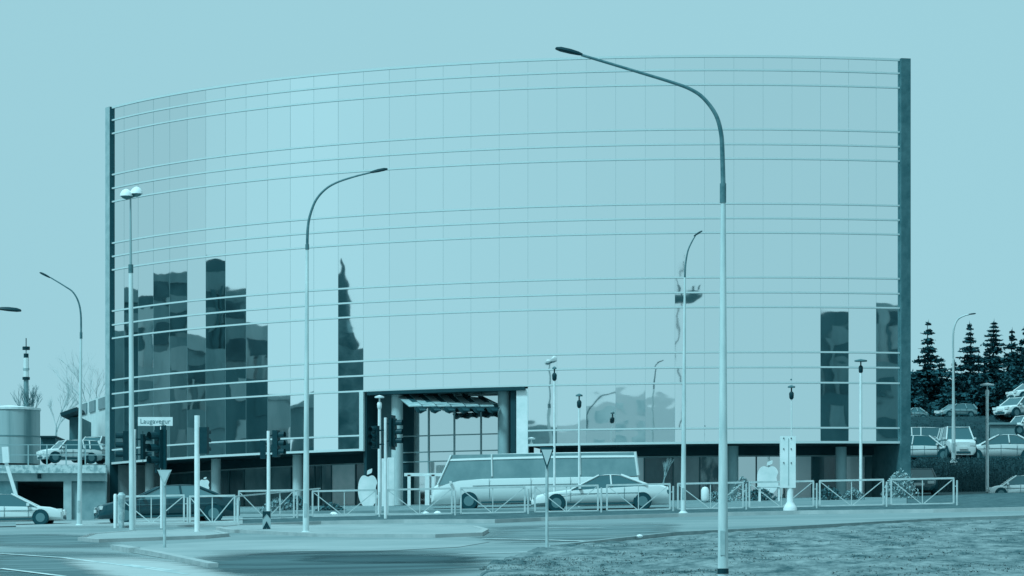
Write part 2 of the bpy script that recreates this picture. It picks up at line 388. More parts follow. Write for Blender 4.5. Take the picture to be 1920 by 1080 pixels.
# end walls
def radial_box(b, t, r0, r1, w, z0, z1, side):
    """slab across the arc: from r0 to r1 in front of the glass, w metres thick along the arc"""
    e = side * w / BR
    b.add([AP(t, z0, r0), AP(t + e, z0, r0), AP(t + e, z0, r1), AP(t, z0, r1), AP(t, z1, r0), AP(t + e, z1, r0), AP(t + e, z1, r1), AP(t, z1, r1)],
          [(0, 3, 2, 1), (4, 5, 6, 7), (0, 1, 5, 4), (1, 2, 6, 5), (2, 3, 7, 6), (3, 0, 4, 7)])

b = MB(); radial_box(b, tl, -6, .13, .46, ZB - 4.6, ZT + .05, -1)
part(b, 'end_wall', mat('pale_cladding', .62, .7, .74, 2))
b = MB(); radial_box(b, tl + .012 / BR, -.3, .125, .03, ZB - 4.6, ZT + .03, 1); part(b, 'end_wall_lining', mat('inner_lining', .05, .7))
b = MB(); radial_box(b, tr, -5, .2, .46, ZB - 4, ZT + .05, 1); part(b, 'end_wall', CONCD)
# core (closes the building behind the glass), soffit and set-back ground floor
def arc_prism(b, r, z0, z1, t0=TH[0], t1=TH[-1], back=6):
    n = 34; front = [AP(t0 + (t1 - t0) * i / n, 0, r) for i in range(n + 1)]
    pts = front + [Vector((front[-1].x + 1, front[-1].y + back, front[-1].z)), Vector((front[0].x + 3, front[0].y + back * .4, front[0].z))]
    m = len(pts); vs = [p + Vector((0, 0, z0)) for p in pts] + [p + Vector((0, 0, z1)) for p in pts]
    tri = tessellate_polygon([[Vector((p.x, p.y, 0)) for p in pts]])
    fs = [tuple(t) for t in tri] + [tuple(i + m for i in t) for t in tri] + [(i, (i + 1) % m, m + (i + 1) % m, m + i) for i in range(m)]
    b.add(vs, fs); return b
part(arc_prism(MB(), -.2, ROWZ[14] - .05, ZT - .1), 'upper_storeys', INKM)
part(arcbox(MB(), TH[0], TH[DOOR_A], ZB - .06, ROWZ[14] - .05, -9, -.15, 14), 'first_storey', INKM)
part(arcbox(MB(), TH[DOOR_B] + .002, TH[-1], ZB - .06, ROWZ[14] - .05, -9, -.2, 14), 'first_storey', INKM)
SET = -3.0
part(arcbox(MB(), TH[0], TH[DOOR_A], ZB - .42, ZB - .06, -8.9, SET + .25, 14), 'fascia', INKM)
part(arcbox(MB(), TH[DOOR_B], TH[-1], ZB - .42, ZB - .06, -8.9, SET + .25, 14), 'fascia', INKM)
ZG = ZB - 3.6
GL_D = mat('shop_glass_dark', .03, .12, .26, .8, stretch=(1, 1, .4), spec=.9)  # dark reflected surroundings put into the pane colour
GL_P = mat('shop_glass_bright', .80, .12, .95, 1.2, g=.75, spec=.9)  # bright reflected sky painted as a pale pane colour
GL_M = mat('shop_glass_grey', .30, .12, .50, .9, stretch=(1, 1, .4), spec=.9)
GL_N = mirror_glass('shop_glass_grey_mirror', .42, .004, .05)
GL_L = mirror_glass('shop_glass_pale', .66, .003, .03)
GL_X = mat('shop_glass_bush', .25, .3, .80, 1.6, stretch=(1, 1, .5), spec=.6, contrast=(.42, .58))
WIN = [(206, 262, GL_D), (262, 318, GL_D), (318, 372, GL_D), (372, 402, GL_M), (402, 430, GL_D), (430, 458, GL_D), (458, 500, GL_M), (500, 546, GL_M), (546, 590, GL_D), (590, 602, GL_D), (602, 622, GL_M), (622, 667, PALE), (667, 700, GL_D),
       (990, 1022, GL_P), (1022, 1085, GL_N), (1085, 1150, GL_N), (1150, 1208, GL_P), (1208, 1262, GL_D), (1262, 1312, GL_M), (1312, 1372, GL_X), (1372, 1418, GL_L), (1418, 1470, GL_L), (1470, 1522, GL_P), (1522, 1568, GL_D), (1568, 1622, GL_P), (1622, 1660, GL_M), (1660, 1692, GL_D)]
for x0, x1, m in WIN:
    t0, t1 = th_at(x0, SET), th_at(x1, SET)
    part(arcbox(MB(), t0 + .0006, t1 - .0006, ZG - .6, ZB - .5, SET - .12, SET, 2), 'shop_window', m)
    b = MB(); arcbox(b, t1 - .0010, t1 + .0010, ZG - .6, ZB - .5, SET - .1, SET + .04); part(b, 'mullion', mat('mullion_metal', .22, .5))
b = MB(); arcbox(b, TH[0], TH[DOOR_A], ZB - .50, ZB - .44, SET - .1, SET + .06, 10); arcbox(b, TH[DOOR_B], TH[-1], ZB - .50, ZB - .44, SET - .1, SET + .06, 12); part(b, 'window_head', mat('head_metal', .6, .5))
b = MB(); arcbox(b, TH[0], TH[-1], ZG - 1.0, ZG - .25, SET - .3, SET + .08, 24); part(b, 'plinth', mat('plinth_stone', .3, .8, .42, 2))
# round columns
def column(px, r, d, z0, z1, m):
    t = th_at(px, r); p = AP(t, 0, r); b = MB()
    b.lathe((p.x, p.y, EYE), [(d / 2, z0), (d / 2, z1)], 24); part(b, 'column', m, smooth=True)
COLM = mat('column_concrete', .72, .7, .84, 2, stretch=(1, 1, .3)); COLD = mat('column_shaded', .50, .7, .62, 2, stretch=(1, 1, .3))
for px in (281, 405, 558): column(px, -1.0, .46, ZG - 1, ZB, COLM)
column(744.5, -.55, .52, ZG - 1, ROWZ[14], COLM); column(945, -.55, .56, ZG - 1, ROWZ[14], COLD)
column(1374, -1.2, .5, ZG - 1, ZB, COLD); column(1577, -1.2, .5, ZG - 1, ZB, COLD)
# entrance hall: recessed glazing, dark reveals, top beam, slatted canopy
tA, tB = TH[DOOR_A], TH[DOOR_B]
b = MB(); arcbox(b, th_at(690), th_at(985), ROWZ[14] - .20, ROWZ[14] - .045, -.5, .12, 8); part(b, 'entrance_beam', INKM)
REC = -1.5
b = MB(); arcbox(b, th_at(772, REC), th_at(936, REC), ZG - .8, ROWZ[14] - .1, REC - .1, REC, 4); part(b, 'entrance_glazing', mirror_glass('hall_glass', .80, .002, .04))
for px in (804, 852, 902):
    t = th_at(px, REC); b = MB(); arcbox(b, t - .0011, t + .0011, ZG - .8, ROWZ[14] - .1, REC, REC + .05); part(b, 'mullion', mat('soft_mullion', .6, .5))
for z in (ZB + .62, ZB - .12, ZB - .55):
    b = MB(); arcbox(b, th_at(755, REC), th_at(964, REC), z - .025, z + .025, REC, REC + .06, 5); part(b, 'transom', mat('soft_mullion', .6, .5))
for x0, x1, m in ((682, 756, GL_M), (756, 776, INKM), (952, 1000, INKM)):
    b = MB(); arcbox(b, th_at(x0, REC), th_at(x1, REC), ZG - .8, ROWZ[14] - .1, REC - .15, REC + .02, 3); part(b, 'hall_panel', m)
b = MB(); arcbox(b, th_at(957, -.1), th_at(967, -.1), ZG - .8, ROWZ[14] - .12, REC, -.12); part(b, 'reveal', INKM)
b = MB(); arcbox(b, th_at(683, -.1), th_at(687, -.1), ZG - .8, ROWZ[14] - .12, REC, -.12); part(b, 'reveal', INKM)
b = MB(); arcbox(b, tA, tB, ROWZ[14] - .19, ROWZ[14] - .12, REC, -.3, 6); part(b, 'hall_ceiling', mat('hall_ceiling', .4, .7))
slat = mat('canopy_slat', .55, .5, .68, 3)
def quadp(b, a, c, d, e, th=.04):
    t = Vector((0, 0, th)); b.add([a, c, d, e, a + t, c + t, d + t, e + t], [(0, 3, 2, 1), (4, 5, 6, 7), (0, 1, 5, 4), (1, 2, 6, 5), (2, 3, 7, 6), (3, 0, 4, 7)]); return b
for i in range(6):
    x = 736 + i * 27
    part(quadp(MB(), W(x, 737, 169.2), W(x + 24, 737, 169.2), W(x + 55, 762, 166.6), W(x + 31, 763, 166.6)), 'canopy_slat', slat)
    part(quadp(MB(), W(x + 20, 739, 168.6), W(x + 28, 739, 168.6), W(x + 64, 771, 166.1), W(x + 52, 771, 166.1), .05), 'canopy_rib', INKM)
    part(MB().prism([(0, 0), (.62, 0), (.5, -.16), (.3, -.27), (.12, -.2)], Matrix.Translation(W(x + 40, 764, 166.5)), .3), 'canopy_rib', INKM)
b = MB(); b.bar(W(790, 761, 166.9), W(936, 761, 166.9), .1, .14); part(b, 'canopy_beam', INKM)
b = MB()
for x0, y0, x1, y1 in ((758, 890, 862, 890), (767, 890, 767, 955), (801, 890, 801, 955), (812, 890, 812, 955), (862, 890, 862, 955)):
    b.bar(W(x0, y0, 166.5), W(x1, y1, 166.5), .14 if x0 != 801 else .2)
part(b, 'door_frame', PALE)
b = MB(); b.bar(W(722, 860, 166), W(722, 960, 166), .34, .3); part(b, 'entrance_pier', PALE)
b = MB(); b.bar(W(733, 858, 167), W(733, 960, 167), .24, .3); part(b, 'entrance_pier', PALE)
# fruit shaped emblems standing in the shop windows
def apple(px, cy, w, h, label, Y, m=PALE, stem=True):
    body = []
    for k in range(48):
        a = 2 * math.pi * k / 48; x = math.sin(a); z = math.cos(a)
        rr = (1.0 / max(abs(x) ** 2.6 + abs(z) ** 2.6, 1e-6)) ** (1 / 2.6) - .16 * math.exp(-((a - 0) ** 2) / .12) - .16 * math.exp(-((a - 2 * math.pi) ** 2) / .12) - .07 * math.exp(-((a - math.pi) ** 2) / .05)
        wx = x * (1.0 if z > 0 else 1 - .38 * z * z)
        X, Z = wx * rr, z * rr
        dx, dz = X - 1.22, Z - .12
        dist = math.hypot(dx, dz)
        if dist < .45: X, Z = 1.22 + dx / dist * .45, .12 + dz / dist * .45
        body.append((X * w / 2, Z * h / 2))
    c = W(px, cy, Y); T = Matrix.Translation(c)
    o = thing('emblem_sign', label, 'sign', c)
    b = MB(); b.prism(body, Matrix.Identity(4), .12); b.build('emblem', m, o)
    leaf = []
    for k in range(16):
        a = 2 * math.pi * k / 16; u = math.cos(a); v = math.sin(a) * (1 - abs(u)) ** .5 if abs(u) < 1 else 0
        leaf.append((.08 * w + (u * .13 + v * .1) * w, h * .5 + .12 * h * (1 + u) * .75 - .02 * h - v * .035 * h))
    b = MB(); b.prism(leaf, Matrix.Identity(4), .12); b.build('leaf', m, o)
    return o
apple(690, 921, .9, 1.55, 'large pale bitten apple emblem standing before the dark window left of the entrance', 168.5)
apple(383, 911, .5, .62, 'small pale bitten apple emblem in the dark window behind the black car', 171.5)
apple(1440, 900, .95, 1.3, 'pale bitten apple emblem in the bright shop window left of the white pylon', 162.5)

# ------------------------------------------------------------------ the town mirrored in the glass (it stands left of and behind the camera)
def refl(px, ytop, d, col=None):
    k = max(i for i in range(len(TH)) if TH[i] <= th_at(col or px))
    thc = (TH[k] + TH[k + 1]) / 2; n = Vector((math.sin(thc), -math.cos(thc), 0))
    c = AP(th_at(px), 0); v = Vector((c.x, c.y, 0)); dist = v.length; v.normalize()
    q = v - 2 * v.dot(n) * n; p = Vector((c.x, c.y, 0)) + q * d
    ztop = EYE + (HZ - ytop) / F * (dist + d)
    return p, q, ztop, (dist + d) / F
FAC = [mat('town_dark', .15, .8, .27, .5, stretch=(1, 1, .15)), mat('town_mid', .34, .8, .48, .5, stretch=(1, 1, .15)), mat('town_grey', .50, .8, .66, .5, stretch=(1, 1, .15)), mat('town_pale', .95, .8, .80, .35, g=.72)]
WINM = mat('town_window', .06, .3, .2, .6); WINP = mat('town_window_pale', .74, .6)
def town(px, ytop, d, w, tone, label, wins=True, gable=0.0, wm_=None, name='apartment_block', cat='building', off=0.0):
    p, q, zt, s = refl(px, ytop, d)
    yaw = math.atan2(q.y, q.x) - math.pi / 2
    g0 = gz(p.x, p.y) - 1
    o = thing(name, label, cat, (p.x, p.y, g0), yaw)
    h = zt - g0; dp = 10
    b = MB(); b.box((off, dp / 2, h / 2), (w, dp, h)); b.build('wall', FAC[tone], o)
    if gable:
        b = MB(); b.prism([(-w / 2 - .3 + off, h), (w / 2 + .3 + off, h), (off + w * .1, h + gable)], Matrix.Translation((0, dp / 2, 0)), dp + .4); b.build('roof', FAC[min(tone + 1, 2)], o)
    tr_ = random.Random(px)
    if tone < 3 and name == 'apartment_block':
        for k in range(3):
            x = tr_.uniform(-1.3, 1.3); wd_ = tr_.uniform(.1, .45); b = MB(); b.box((off + x, -.1, h * .5 - 1), (wd_, .22 + .03 * k, h - 2)); b.build('pilaster', FAC[tr_.choice((0, 1, 2, 2, 3) if k else (1, 2))], o)
        hl = h * tr_.uniform(.70, .80); b = MB(); b.box((off + tr_.uniform(-1, 1), -3, hl / 2), (w * .8, 4, hl)); b.build('front_wing', FAC[tr_.choice((0, 1, 2))], o)
        b = MB()
        for f in range(3): b.box((off + tr_.uniform(-.8, .8), -5.05, hl - 1.8 - 2.9 * f), (tr_.uniform(.8, 1.6), .1, 1.5))
        b.build('window_row', FAC[tr_.choice((0, 2, 1))], o)
    if wins:
        nfl = int((h - 1) / 3.0); nw = max(1, int(w / 2.4))
        for f in range(max(0, nfl - 5), nfl):
            b = MB()
            for i in range(nw):
                x = off - w / 2 + (i + .5) * w / nw; b.box((x, -.02, h - 1.6 - (nfl - 1 - f) * 3.0), (w / nw * .62, .08, 1.5))
            b.build('window_row', wm_ or (WINM if tone else FAC[1]), o)
    return o
town(222, 628, 90, 7.0, 1, 'mid grey block mirrored in the lowest left panes beside the end wall')
town(246, 568, 95, 7.4, 0, 'dark rounded block mirrored behind the double lamp', gable=1.0)
town(273, 560, 100, 7.6, 0, 'dark block with pale banners mirrored above the street name sign', wm_=WINP)
town(303, 512, 104, 7.8, 1, 'tall dark block mirrored in the fifth bay from the left')
town(335, 530, 112, 8.2, 0, 'tall dark block with domed roof mirrored left of the bright sky gap', gable=.9)
town(368, 664, 100, 7.6, 1, 'low house with sloping roof mirrored below the bright sky gap', gable=1.6)
town(404, 484, 100, 7.6, 0, 'tallest dark tower mirrored right of the sky gap')
town(440, 541, 104, 7.6, 1, 'stepped dark block mirrored right of the tallest tower')
town(480, 614, 108, 7.8, 2, 'lower grey block mirrored at the right edge of the dark group')
town(524, 752, 104, 8.0, 2, 'low grey warehouse mirrored above the left shop windows', wins=False, gable=.5)
town(566, 764, 104, 5.4, 1, 'short dark warehouse end mirrored behind the second lamp post', wins=False, gable=1.2, off=-1.6)
town(1562, 582, 120, 10, 0, 'dark tower mirrored in a single bay near the right end', wm_=FAC[1])
town(1662, 566, 120, 10, 2, 'grey tower mirrored in the last bay by the right end wall')
for px, yt, tn, lb in ((1016, 806, 2, 'long low grey hall mirrored just right of the entrance'), (1071, 798, 3, 'long low pale hall mirrored right of the entrance'), (1125, 752, 3, 'pale office mass mirrored right of the tall thin lamp'),
                   (1180, 740, 3, 'pale tall office mass mirrored above the moving car'), (1236, 737, 3, 'palest office mass mirrored beside the short lamp')):
    town(px, yt, 240 if px > 1100 else 250, 20, tn, lb, wins=px > 1100 and px < 1200, wm_=mat('town_window_light', .62, .6, .8, .5, g=.8))
# church spire
p, q, zt, s = refl(636, 486, 110, 655)
# aim at the left edge of its bay
o = thing('church', 'dark church steeple mirrored in one bay above the entrance side', 'church', (p.x, p.y, gz(p.x, p.y)), math.atan2(q.y, q.x) - math.pi / 2)
g0 = gz(p.x, p.y)
def zof(y): return EYE + (HZ - y) * s - g0
b = MB(); b.lathe((0, 0, 0), [(.02, zof(486)), (.35, zof(520)), (.62, zof(552)), (1.05, zof(590)), (1.1, zof(600))][::-1], 8); b.build('spire', FAC[0], o)
b = MB(); b.lathe((0, 0, 0), [(1.0, zof(600)), (1.45, zof(618)), (1.6, zof(640)), (1.6, zof(655)), (2.4, zof(656)), (2.4, 0)][::-1], 8); b.build('tower', mat('steeple_stone', .16, .8, .40, .7), o)
b = MB(); b.box((0, 3, zof(700) / 2), (7, 4, zof(700))); b.build('nave', FAC[0], o)
# mast
p, q, zt, s = refl(1268, 490, 200, 1290); g0 = gz(p.x, p.y)
o = thing('radio_mast', 'thin radio mast with a round platform mirrored in the right half', 'mast', (p.x, p.y, g0), math.atan2(q.y, q.x) - math.pi / 2)
b = MB(); b.tube([(0, 0, 0), (0, 0, zof(490))], [.14, .05], 6); b.build('pole', FAC[0], o)
b = MB(); b.lathe((0, 0, 0), [(1.5, zof(572)), (2.8, zof(560)), (2.8, zof(557)), (1.2, zof(556))], 14); b.build('platform', FAC[1], o)
b = MB()
for a in range(8): b.box((2.6 * math.cos(a * .785), 2.6 * math.sin(a * .785), zof(548)), (.25, .25, .45))
b.build('antenna', FAC[0], o)
p, q, zt, s = refl(1246, 792, 240); g0 = gz(p.x, p.y)

# ------------------------------------------------------------------ lamps
def smooth_path(pts, n=6):
    P = [Vector(p) for p in pts]; out_ = []
    for i in range(len(P) - 1):
        a = P[max(i - 1, 0)]; b = P[i]; c = P[i + 1]; d = P[min(i + 2, len(P) - 1)]
        for k in range(n):
            t = k / n
            out_.append(.5 * ((2 * b) + (c - a) * t + (2 * a - 5 * b + 4 * c - d) * t * t + (3 * b - a - 3 * c + d) * t ** 3))
    out_.append(P[-1]); return out_
def street_lamp(label, Y, base_px, base_py, shaft_top, path, head, d0, d1, dark_arm=True, collar=None, zbase=None, gm_=None, polem=None):
    """shaft_top: pixel of the sleeve, path: pixels of the bent arm, head: two pixels"""
    B = W(base_px, base_py, Y)
    if zbase is not None: B.z = zbase
    o = thing('street_lamp', label, 'street lamp', B, group='street lamps with bent arms')
    top = W(shaft_top[0], shaft_top[1], Y)
    loc = lambda v: Vector(v) - B
    b = MB(); b.tube([(0, 0, -.1), loc(top)], [d0 / 2, d1 / 2], 14); b.build('pole', polem or POLE, o, smooth=True)
    b = MB(); b.lathe((0, 0, 0), [(d0 * .9, 0), (d0 * .9, .05), (d0 * .55, .12)], 14); b.build('base_flange', POLE, o, smooth=True)
    b = MB(); b.box((-.01, -d0 * .5 + .012, .75), (d0 * .42, .03, .42)); b.build('hatch', mat('hatch_metal', .6, .5, .75, 4), o)
    if collar:
        c0, c1 = loc(W(collar[0], collar[1], Y)), loc(W(collar[0], collar[2], Y)); b = MB(); b.tube([c1, c0], d1 * .66, 12); b.build('collar', ARM, o, smooth=True)
    pts = smooth_path([loc(W(x, y, Y)) for x, y in path]); n = len(pts)
    b = MB(); b.tube(pts, [d1 / 2 * (1 - .45 * i / n) for i in range(n)], 8); b.build('arm', ARM if dark_arm else POLE, o, smooth=True)
    a, c = loc(W(head[0], head[1], Y)), loc(W(head[2], head[3], Y)); d = c - a; L_ = d.length; ax = d.normalized(); upv = Vector((0, 0, 1)); sd_ = ax.cross(upv).normalized(); up_ = sd_.cross(ax)
    b = MB(); prof = [(0, .03, .04), (.15, .06, .07), (.45, .13, .09), (.8, .14, .085), (.97, .08, .05), (1, .03, .02)]; vs = []; fs = []
    for t, w, h in prof:
        w *= L_ / .6; h *= L_ / .75
        for k in range(8):
            an = 2 * math.pi * k / 8; vs.append(a + ax * (t * L_) + sd_ * (w * math.cos(an)) + up_ * (h * math.sin(an) * (1 if math.sin(an) > 0 else .55)))
    for i in range(len(prof) - 1):
        for k in range(8): fs.append((i * 8 + k, i * 8 + (k + 1) % 8, i * 8 + 8 + (k + 1) % 8, i * 8 + 8 + k))
    fs += [tuple(range(8)), tuple(range(40, 48))]
    b.add(vs, fs); b.build('lamp_head', DARK, o, smooth=True)
    return o
o = street_lamp('tallest street lamp in the foreground, its pole rising from the grass right of centre', 64, 1355.5, 1100, (1356, 350), [(1356, 352), (1354.5, 290), (1352, 250), (1342, 215), (1320, 185), (1296, 168), (1262, 155), (1200, 136), (1090, 103)], (1092, 103, 1041, 91), .185, .085, dark_arm=True, collar=(1355.6, 344, 380))
b = MB(); b.lathe((0, 0, .22), [(.097, 0), (.097, .09)], 14); b.build('band', DARK, o)
street_lamp('street lamp on the traffic island left of the entrance, arm bent to the right', 113.5, 573.5, 1003, (576, 462), [(576, 464), (577, 430), (581, 405), (592, 376), (610, 355), (632, 342), (665, 331), (697, 323)], (694, 324, 727, 317), .2, .09, collar=(576, 458, 468))
street_lamp('street lamp left of the building with its arm bent to the left', 134, 148.5, 989, (152, 625), [(152, 628), (151.5, 590), (147, 566), (137, 548), (122, 537), (94, 520)], (94, 521, 74, 511), .2, .075, collar=(152, 623, 635))
street_lamp('slim street lamp left of the foreground lamp with a short arm up to the right', 134.5, 1281, 965, (1284, 520), [(1284, 522), (1285.5, 495), (1290, 470), (1298, 452), (1304, 442)], (1301, 443, 1317, 433), .2, .07)
lamp_r = street_lamp('street lamp among the parked cars in front of the dark firs', 184, 1788, 868, (1787.5, 700), [(1787.5, 702), (1787, 640), (1789, 615), (1796, 599), (1808, 592), (1817, 590)], (1815, 590, 1830, 588), .22, .11, dark_arm=False)
street_lamp('street lamp cut by the left frame edge, only its dark head showing', 90, -420, 1010, (-420, 640), [(-420, 642), (-400, 610), (-340, 592), (-200, 583), (0, 580)], (-4, 579, 40, 583), .2, .09)
def tee_lamp(label, px, ytop, base, headw=24, d=.12, pm=PALE, dot=False):
    B = base; o = thing('path_lamp', label, 'lamp post', B, group='slim lamp posts with flat round caps')
    Y = B.y; zt = W(px, ytop, Y).z - B.z; s = Y / F
    b = MB(); b.tube([(0, 0, -.1), (0, 0, zt - 26 * s)], [d / 2, d * .42], 10); b.build('pole', pm, o, smooth=True)
    hw = headw * s / 2
    b = MB(); b.lathe((0, 0, 0), [(hw, zt - 5 * s), (hw, zt - 2.5 * s), (.02, zt)], 18); b.build('cap', pm if not dot else ARM, o, smooth=True)
    b = MB(); b.lathe((0, 0, 0), [(.05, zt - 27 * s), (.09, zt - 24 * s), (.1, zt - 16 * s), (.07, zt - 13 * s), (.03, zt - 12 * s), (.03, zt - 5 * s)], 12); b.build('lantern', DARK if dot else pm, o, smooth=True)
    return o
tee_lamp('slim lamp post with flat cap standing before the scrub at far right', 1852, 718, GA(1851, 177.2), 26, .17, mat('speckled_pole', .85, .6, .99, 6, g=1.1))
tee_lamp('slim lamp post with flat cap before the right end of the glass', 1618.5, 673, GA(1614, 160), 24, .14, dot=True)
tee_lamp('tall thin lamp post with small dark lantern right of the entrance', 1039.5, 687, GA(1039.5, 150), 8, .10, dot=True)
tee_lamp('thin lamp post with dark lantern over the white van', 1086, 738, GA(1086, 152), 13, .10, dot=True)
tee_lamp('slim pale lamp post with flat cap in front of the entrance recess', 711.5, 741, GA(711.5, 150), 18, .15)
tee_lamp('thin lamp post with dark lantern behind the white pylon', 1484, 722, GA(1484, 150), 14, .05, dot=True)
# double headed lamp at left
B = G(247.5, 993); o = thing('double_lamp', 'tall lamp post with two round white hoods at the left of the glass', 'street lamp', B); Y = B.y; s = Y / F
b = MB(); zt = W(245, 372, Y).z - B.z; b.tube([(0, 0, -.1), (-.04, 0, W(245, 505, Y).z - B.z)], [.1, .075], 12); b.build('pole', POLE, o, smooth=True)
b = MB(); b.tube([(-.04, 0, W(245, 508, Y).z - B.z), (-.05, 0, zt)], [.045, .03], 8); b.build('upper_pole', mat('upper_pole', .6, .5), o, smooth=True)
b = MB(); b.tube([(-.04, 0, W(245, 512, Y).z - B.z), (-.04, 0, W(245, 496, Y).z - B.z)], .085, 10); b.build('collar', ARM, o, smooth=True)
for dx, ty, w in ((-8, 364, 12), (11, 359, 12)):
    c = Vector((dx * s - .05, dx * s * .3, W(245, ty, Y).z - B.z)); b = MB()
    b.lathe(c, [(w * s, -4 * s), (w * s * .92, 1 * s), (w * s * .65, 6 * s), (w * s * .25, 9 * s), (.01, 9.6 * s)], 18); b.build('hood', PALE, o, smooth=True)
    b = MB(); b.lathe(c, [(.02, -10 * s), (.12, -8 * s), (w * s * .8, -5 * s), (w * s * .9, -4 * s)], 14); b.build('lamp_bowl', ARM, o, smooth=True)
b = MB(); b.bar((-8 * s - .05, -.04, zt - .02), (11 * s - .05, .05, zt + .1), .06); b.build('cross_arm', ARM, o)

# ------------------------------------------------------------------ traffic signals
def signal_head(o, c, yaw, s=1.0, board=False):
    """three lights stacked, hoods facing local -y turned by yaw"""
    T = Matrix.Rotation(yaw, 3, 'Z'); c = Vector(c)
    b = MB(); b.box(c, (.30 * s, .20 * s, .98 * s), M=T); h = b.build('signal_head', DARK, o)
    if board:
        b = MB(); b.box(c + T @ Vector((0, .0, 0)), (.56 * s, .02, 1.2 * s), M=T); b.build('backing_board', DARK, h)
    for k in (-1, 0, 1):
        z = k * .31 * s; b = MB(); n = 10; vs = []; fs = []
        for i in range(n + 1):
            a = math.pi * (-.15 + 1.3 * i / n)
            for y0, r in ((-.09, .125), (-.34, .13)):
                vs.append(c + T @ Vector((math.cos(a) * r * s, y0 * s, z + math.sin(a) * r * s)))
        for i in range(n): fs.append((2 * i, 2 * i + 1, 2 * i + 3, 2 * i + 2))
        b.add(vs, fs); b.build('hood', DARK, h)
        b = MB(); p0 = c + T @ Vector((0, -.1 * s, z)); p1 = c + T @ Vector((0, -.125 * s, z)); b.tube([p0, p1], .1 * s, 12); b.build('lens', mat('dull_lens', .2, .2), h)
def signal_post(label, px, ybase, ytop, heads, d=.13):
    B = G(px, ybase); o = thing('traffic_light', label, 'traffic light', B, group='traffic lights at the junction'); Y = B.y; s = Y / F
    zt = W(px, ytop, Y).z - B.z
    b = MB(); b.tube([(0, 0, -.1), (0, 0, zt)], d / 2, 12); b.build('pole', PALE, o, smooth=True)
    for hx, hy, yaw, sc, bd in heads:
        z = W(px, hy, Y).z - B.z; x = (hx - px) * s
        signal_head(o, (x, 0, z), yaw, sc, bd)
        b = MB(); b.bar((0, 0, z + .3 * sc), (x, 0, z + .3 * sc), .05); b.bar((0, 0, z - .3 * sc), (x, 0, z - .3 * sc), .05); b.build('bracket', DARK, o)
    return o
signal_post('traffic light on a pole left of the black car, hoods turned to the left', 252, 989, 805, [(236, 836, R_(-80), 1.05, False), (268, 838, R_(95), .9, True)], .12)
signal_post('large dark traffic light under the street name sign', 303, 990, 800, [(301, 842, R_(-55), 1.35, True)], .1)
signal_post('pale plain pole with a narrow signal turned edge on', 369.5, 1002, 779, [(383, 826, R_(160), .85, False)], .17)
signal_post('traffic light left of the second street lamp, one head on each side of its pole', 503.5, 992, 808, [(493, 843, R_(180), .62, False), (518, 832, R_(70), .9, False)], .12)
signal_post('traffic light in front of the entrance recess with two heads', 723, 975, 783, [(704, 820, R_(-40), .85, False), (737, 811, R_(75), 1.05, True)], .12)
# street name sign
B = G(305, 989); o = thing('street_name_sign', 'white street name plate reading Laugavegur above the large traffic light', 'sign', B, group=None); Y = B.y
b = MB(); c = W(292.5, 791, Y) - B; b.box(c + Vector((0, -.25, 0)), (65 * Y / F, .04, 16.5 * Y / F)); b.build('plate', PALE, o)
b = MB(); b.tube([(.02, -.2, 0), (.02, -.2, c.z)], .035, 8); b.build('post', PALE, o, smooth=True)
fc = bpy.data.curves.new('lettering', 'FONT'); fc.body = 'Laugavegur'; fc.size = .235; fc.align_x = 'CENTER'; fc.align_y = 'CENTER'; fc.extrude = .003
fo = bpy.data.objects.new('text_source', fc); COL.objects.link(fo); bpy.context.view_layer.update()
fm = bpy.data.meshes.new_from_object(fo); bpy.data.objects.remove(fo)
fm.materials.clear(); fm.materials.append(mat('letter_ink', .35, .6))
fo = bpy.data.objects.new('lettering', fm); COL.objects.link(fo); fo.parent = o; fo.location = c + Vector((0, -.275, 0)); fo.rotation_euler = (R_(90), 0, 0)
# give way signs
def give_way(label, px, ybase, ytop, wpx, hpx, face, rim):
    B = G(px, ybase); o = thing('give_way_sign', label, 'road sign', B, group='give way signs'); Y = B.y; s = Y / F
    zt = W(px, ytop, Y).z - B.z; w, h = wpx * s / 2, hpx * s
    b = MB(); b.tube([(0, 0.03, -.05), (0, .03, zt - .1)], .04, 10); b.build('post', mat('sign_post', .62, .5, .8, 3), o, smooth=True)
    T = Matrix.Translation((0, -.02, zt))
    b = MB(); b.prism([(-w, 0), (w, 0), (w * .9, -.06 * h), (.06 * w, -h), (-.06 * w, -h), (-w * .9, -.06 * h)], T, .03); b.build('plate', rim, o)
    b = MB(); b.prism([(-w * .74, -.1 * h), (w * .74, -.1 * h), (0, -h * .84)], Matrix.Translation((0, -.045, zt)), .01); b.build('face', face, o)
give_way('pale give way sign in front of the black car', 308.5, 1027, 881, 28, 30, mat('sign_face', .80, .6), mat('sign_rim_pale', .74, .6))
give_way('give way sign with dark border at the edge of the grass', 1025.5, 1030, 839, 27, 40, mat('sign_face', .80, .6), mat('sign_rim_dark', .10, .6))
# chevron board at the pole foot
B = G(500, 997); o = thing('keep_side_board', 'small board with a dark chevron at the foot of a traffic light', 'road sign', B); s = B.y / F
b = MB(); b.box((0, 0, .33), (15 * s, .05, .64)); b.build('board', mat('board_face', .66, .6), o)
b = MB(); T = Matrix.Translation((0, -.035, 0)); w = 7.5 * s
b.prism([(-w, .02), (-w * .35, .02), (0, .14), (w * .35, .02), (w, .02), (w, .1), (0, .34), (-w, .1)], T, .01); b.prism([(-w, .42), (0, .58), (w, .42), (w, .66), (-w, .66)], T, .01); b.build('chevron', DARK, o)
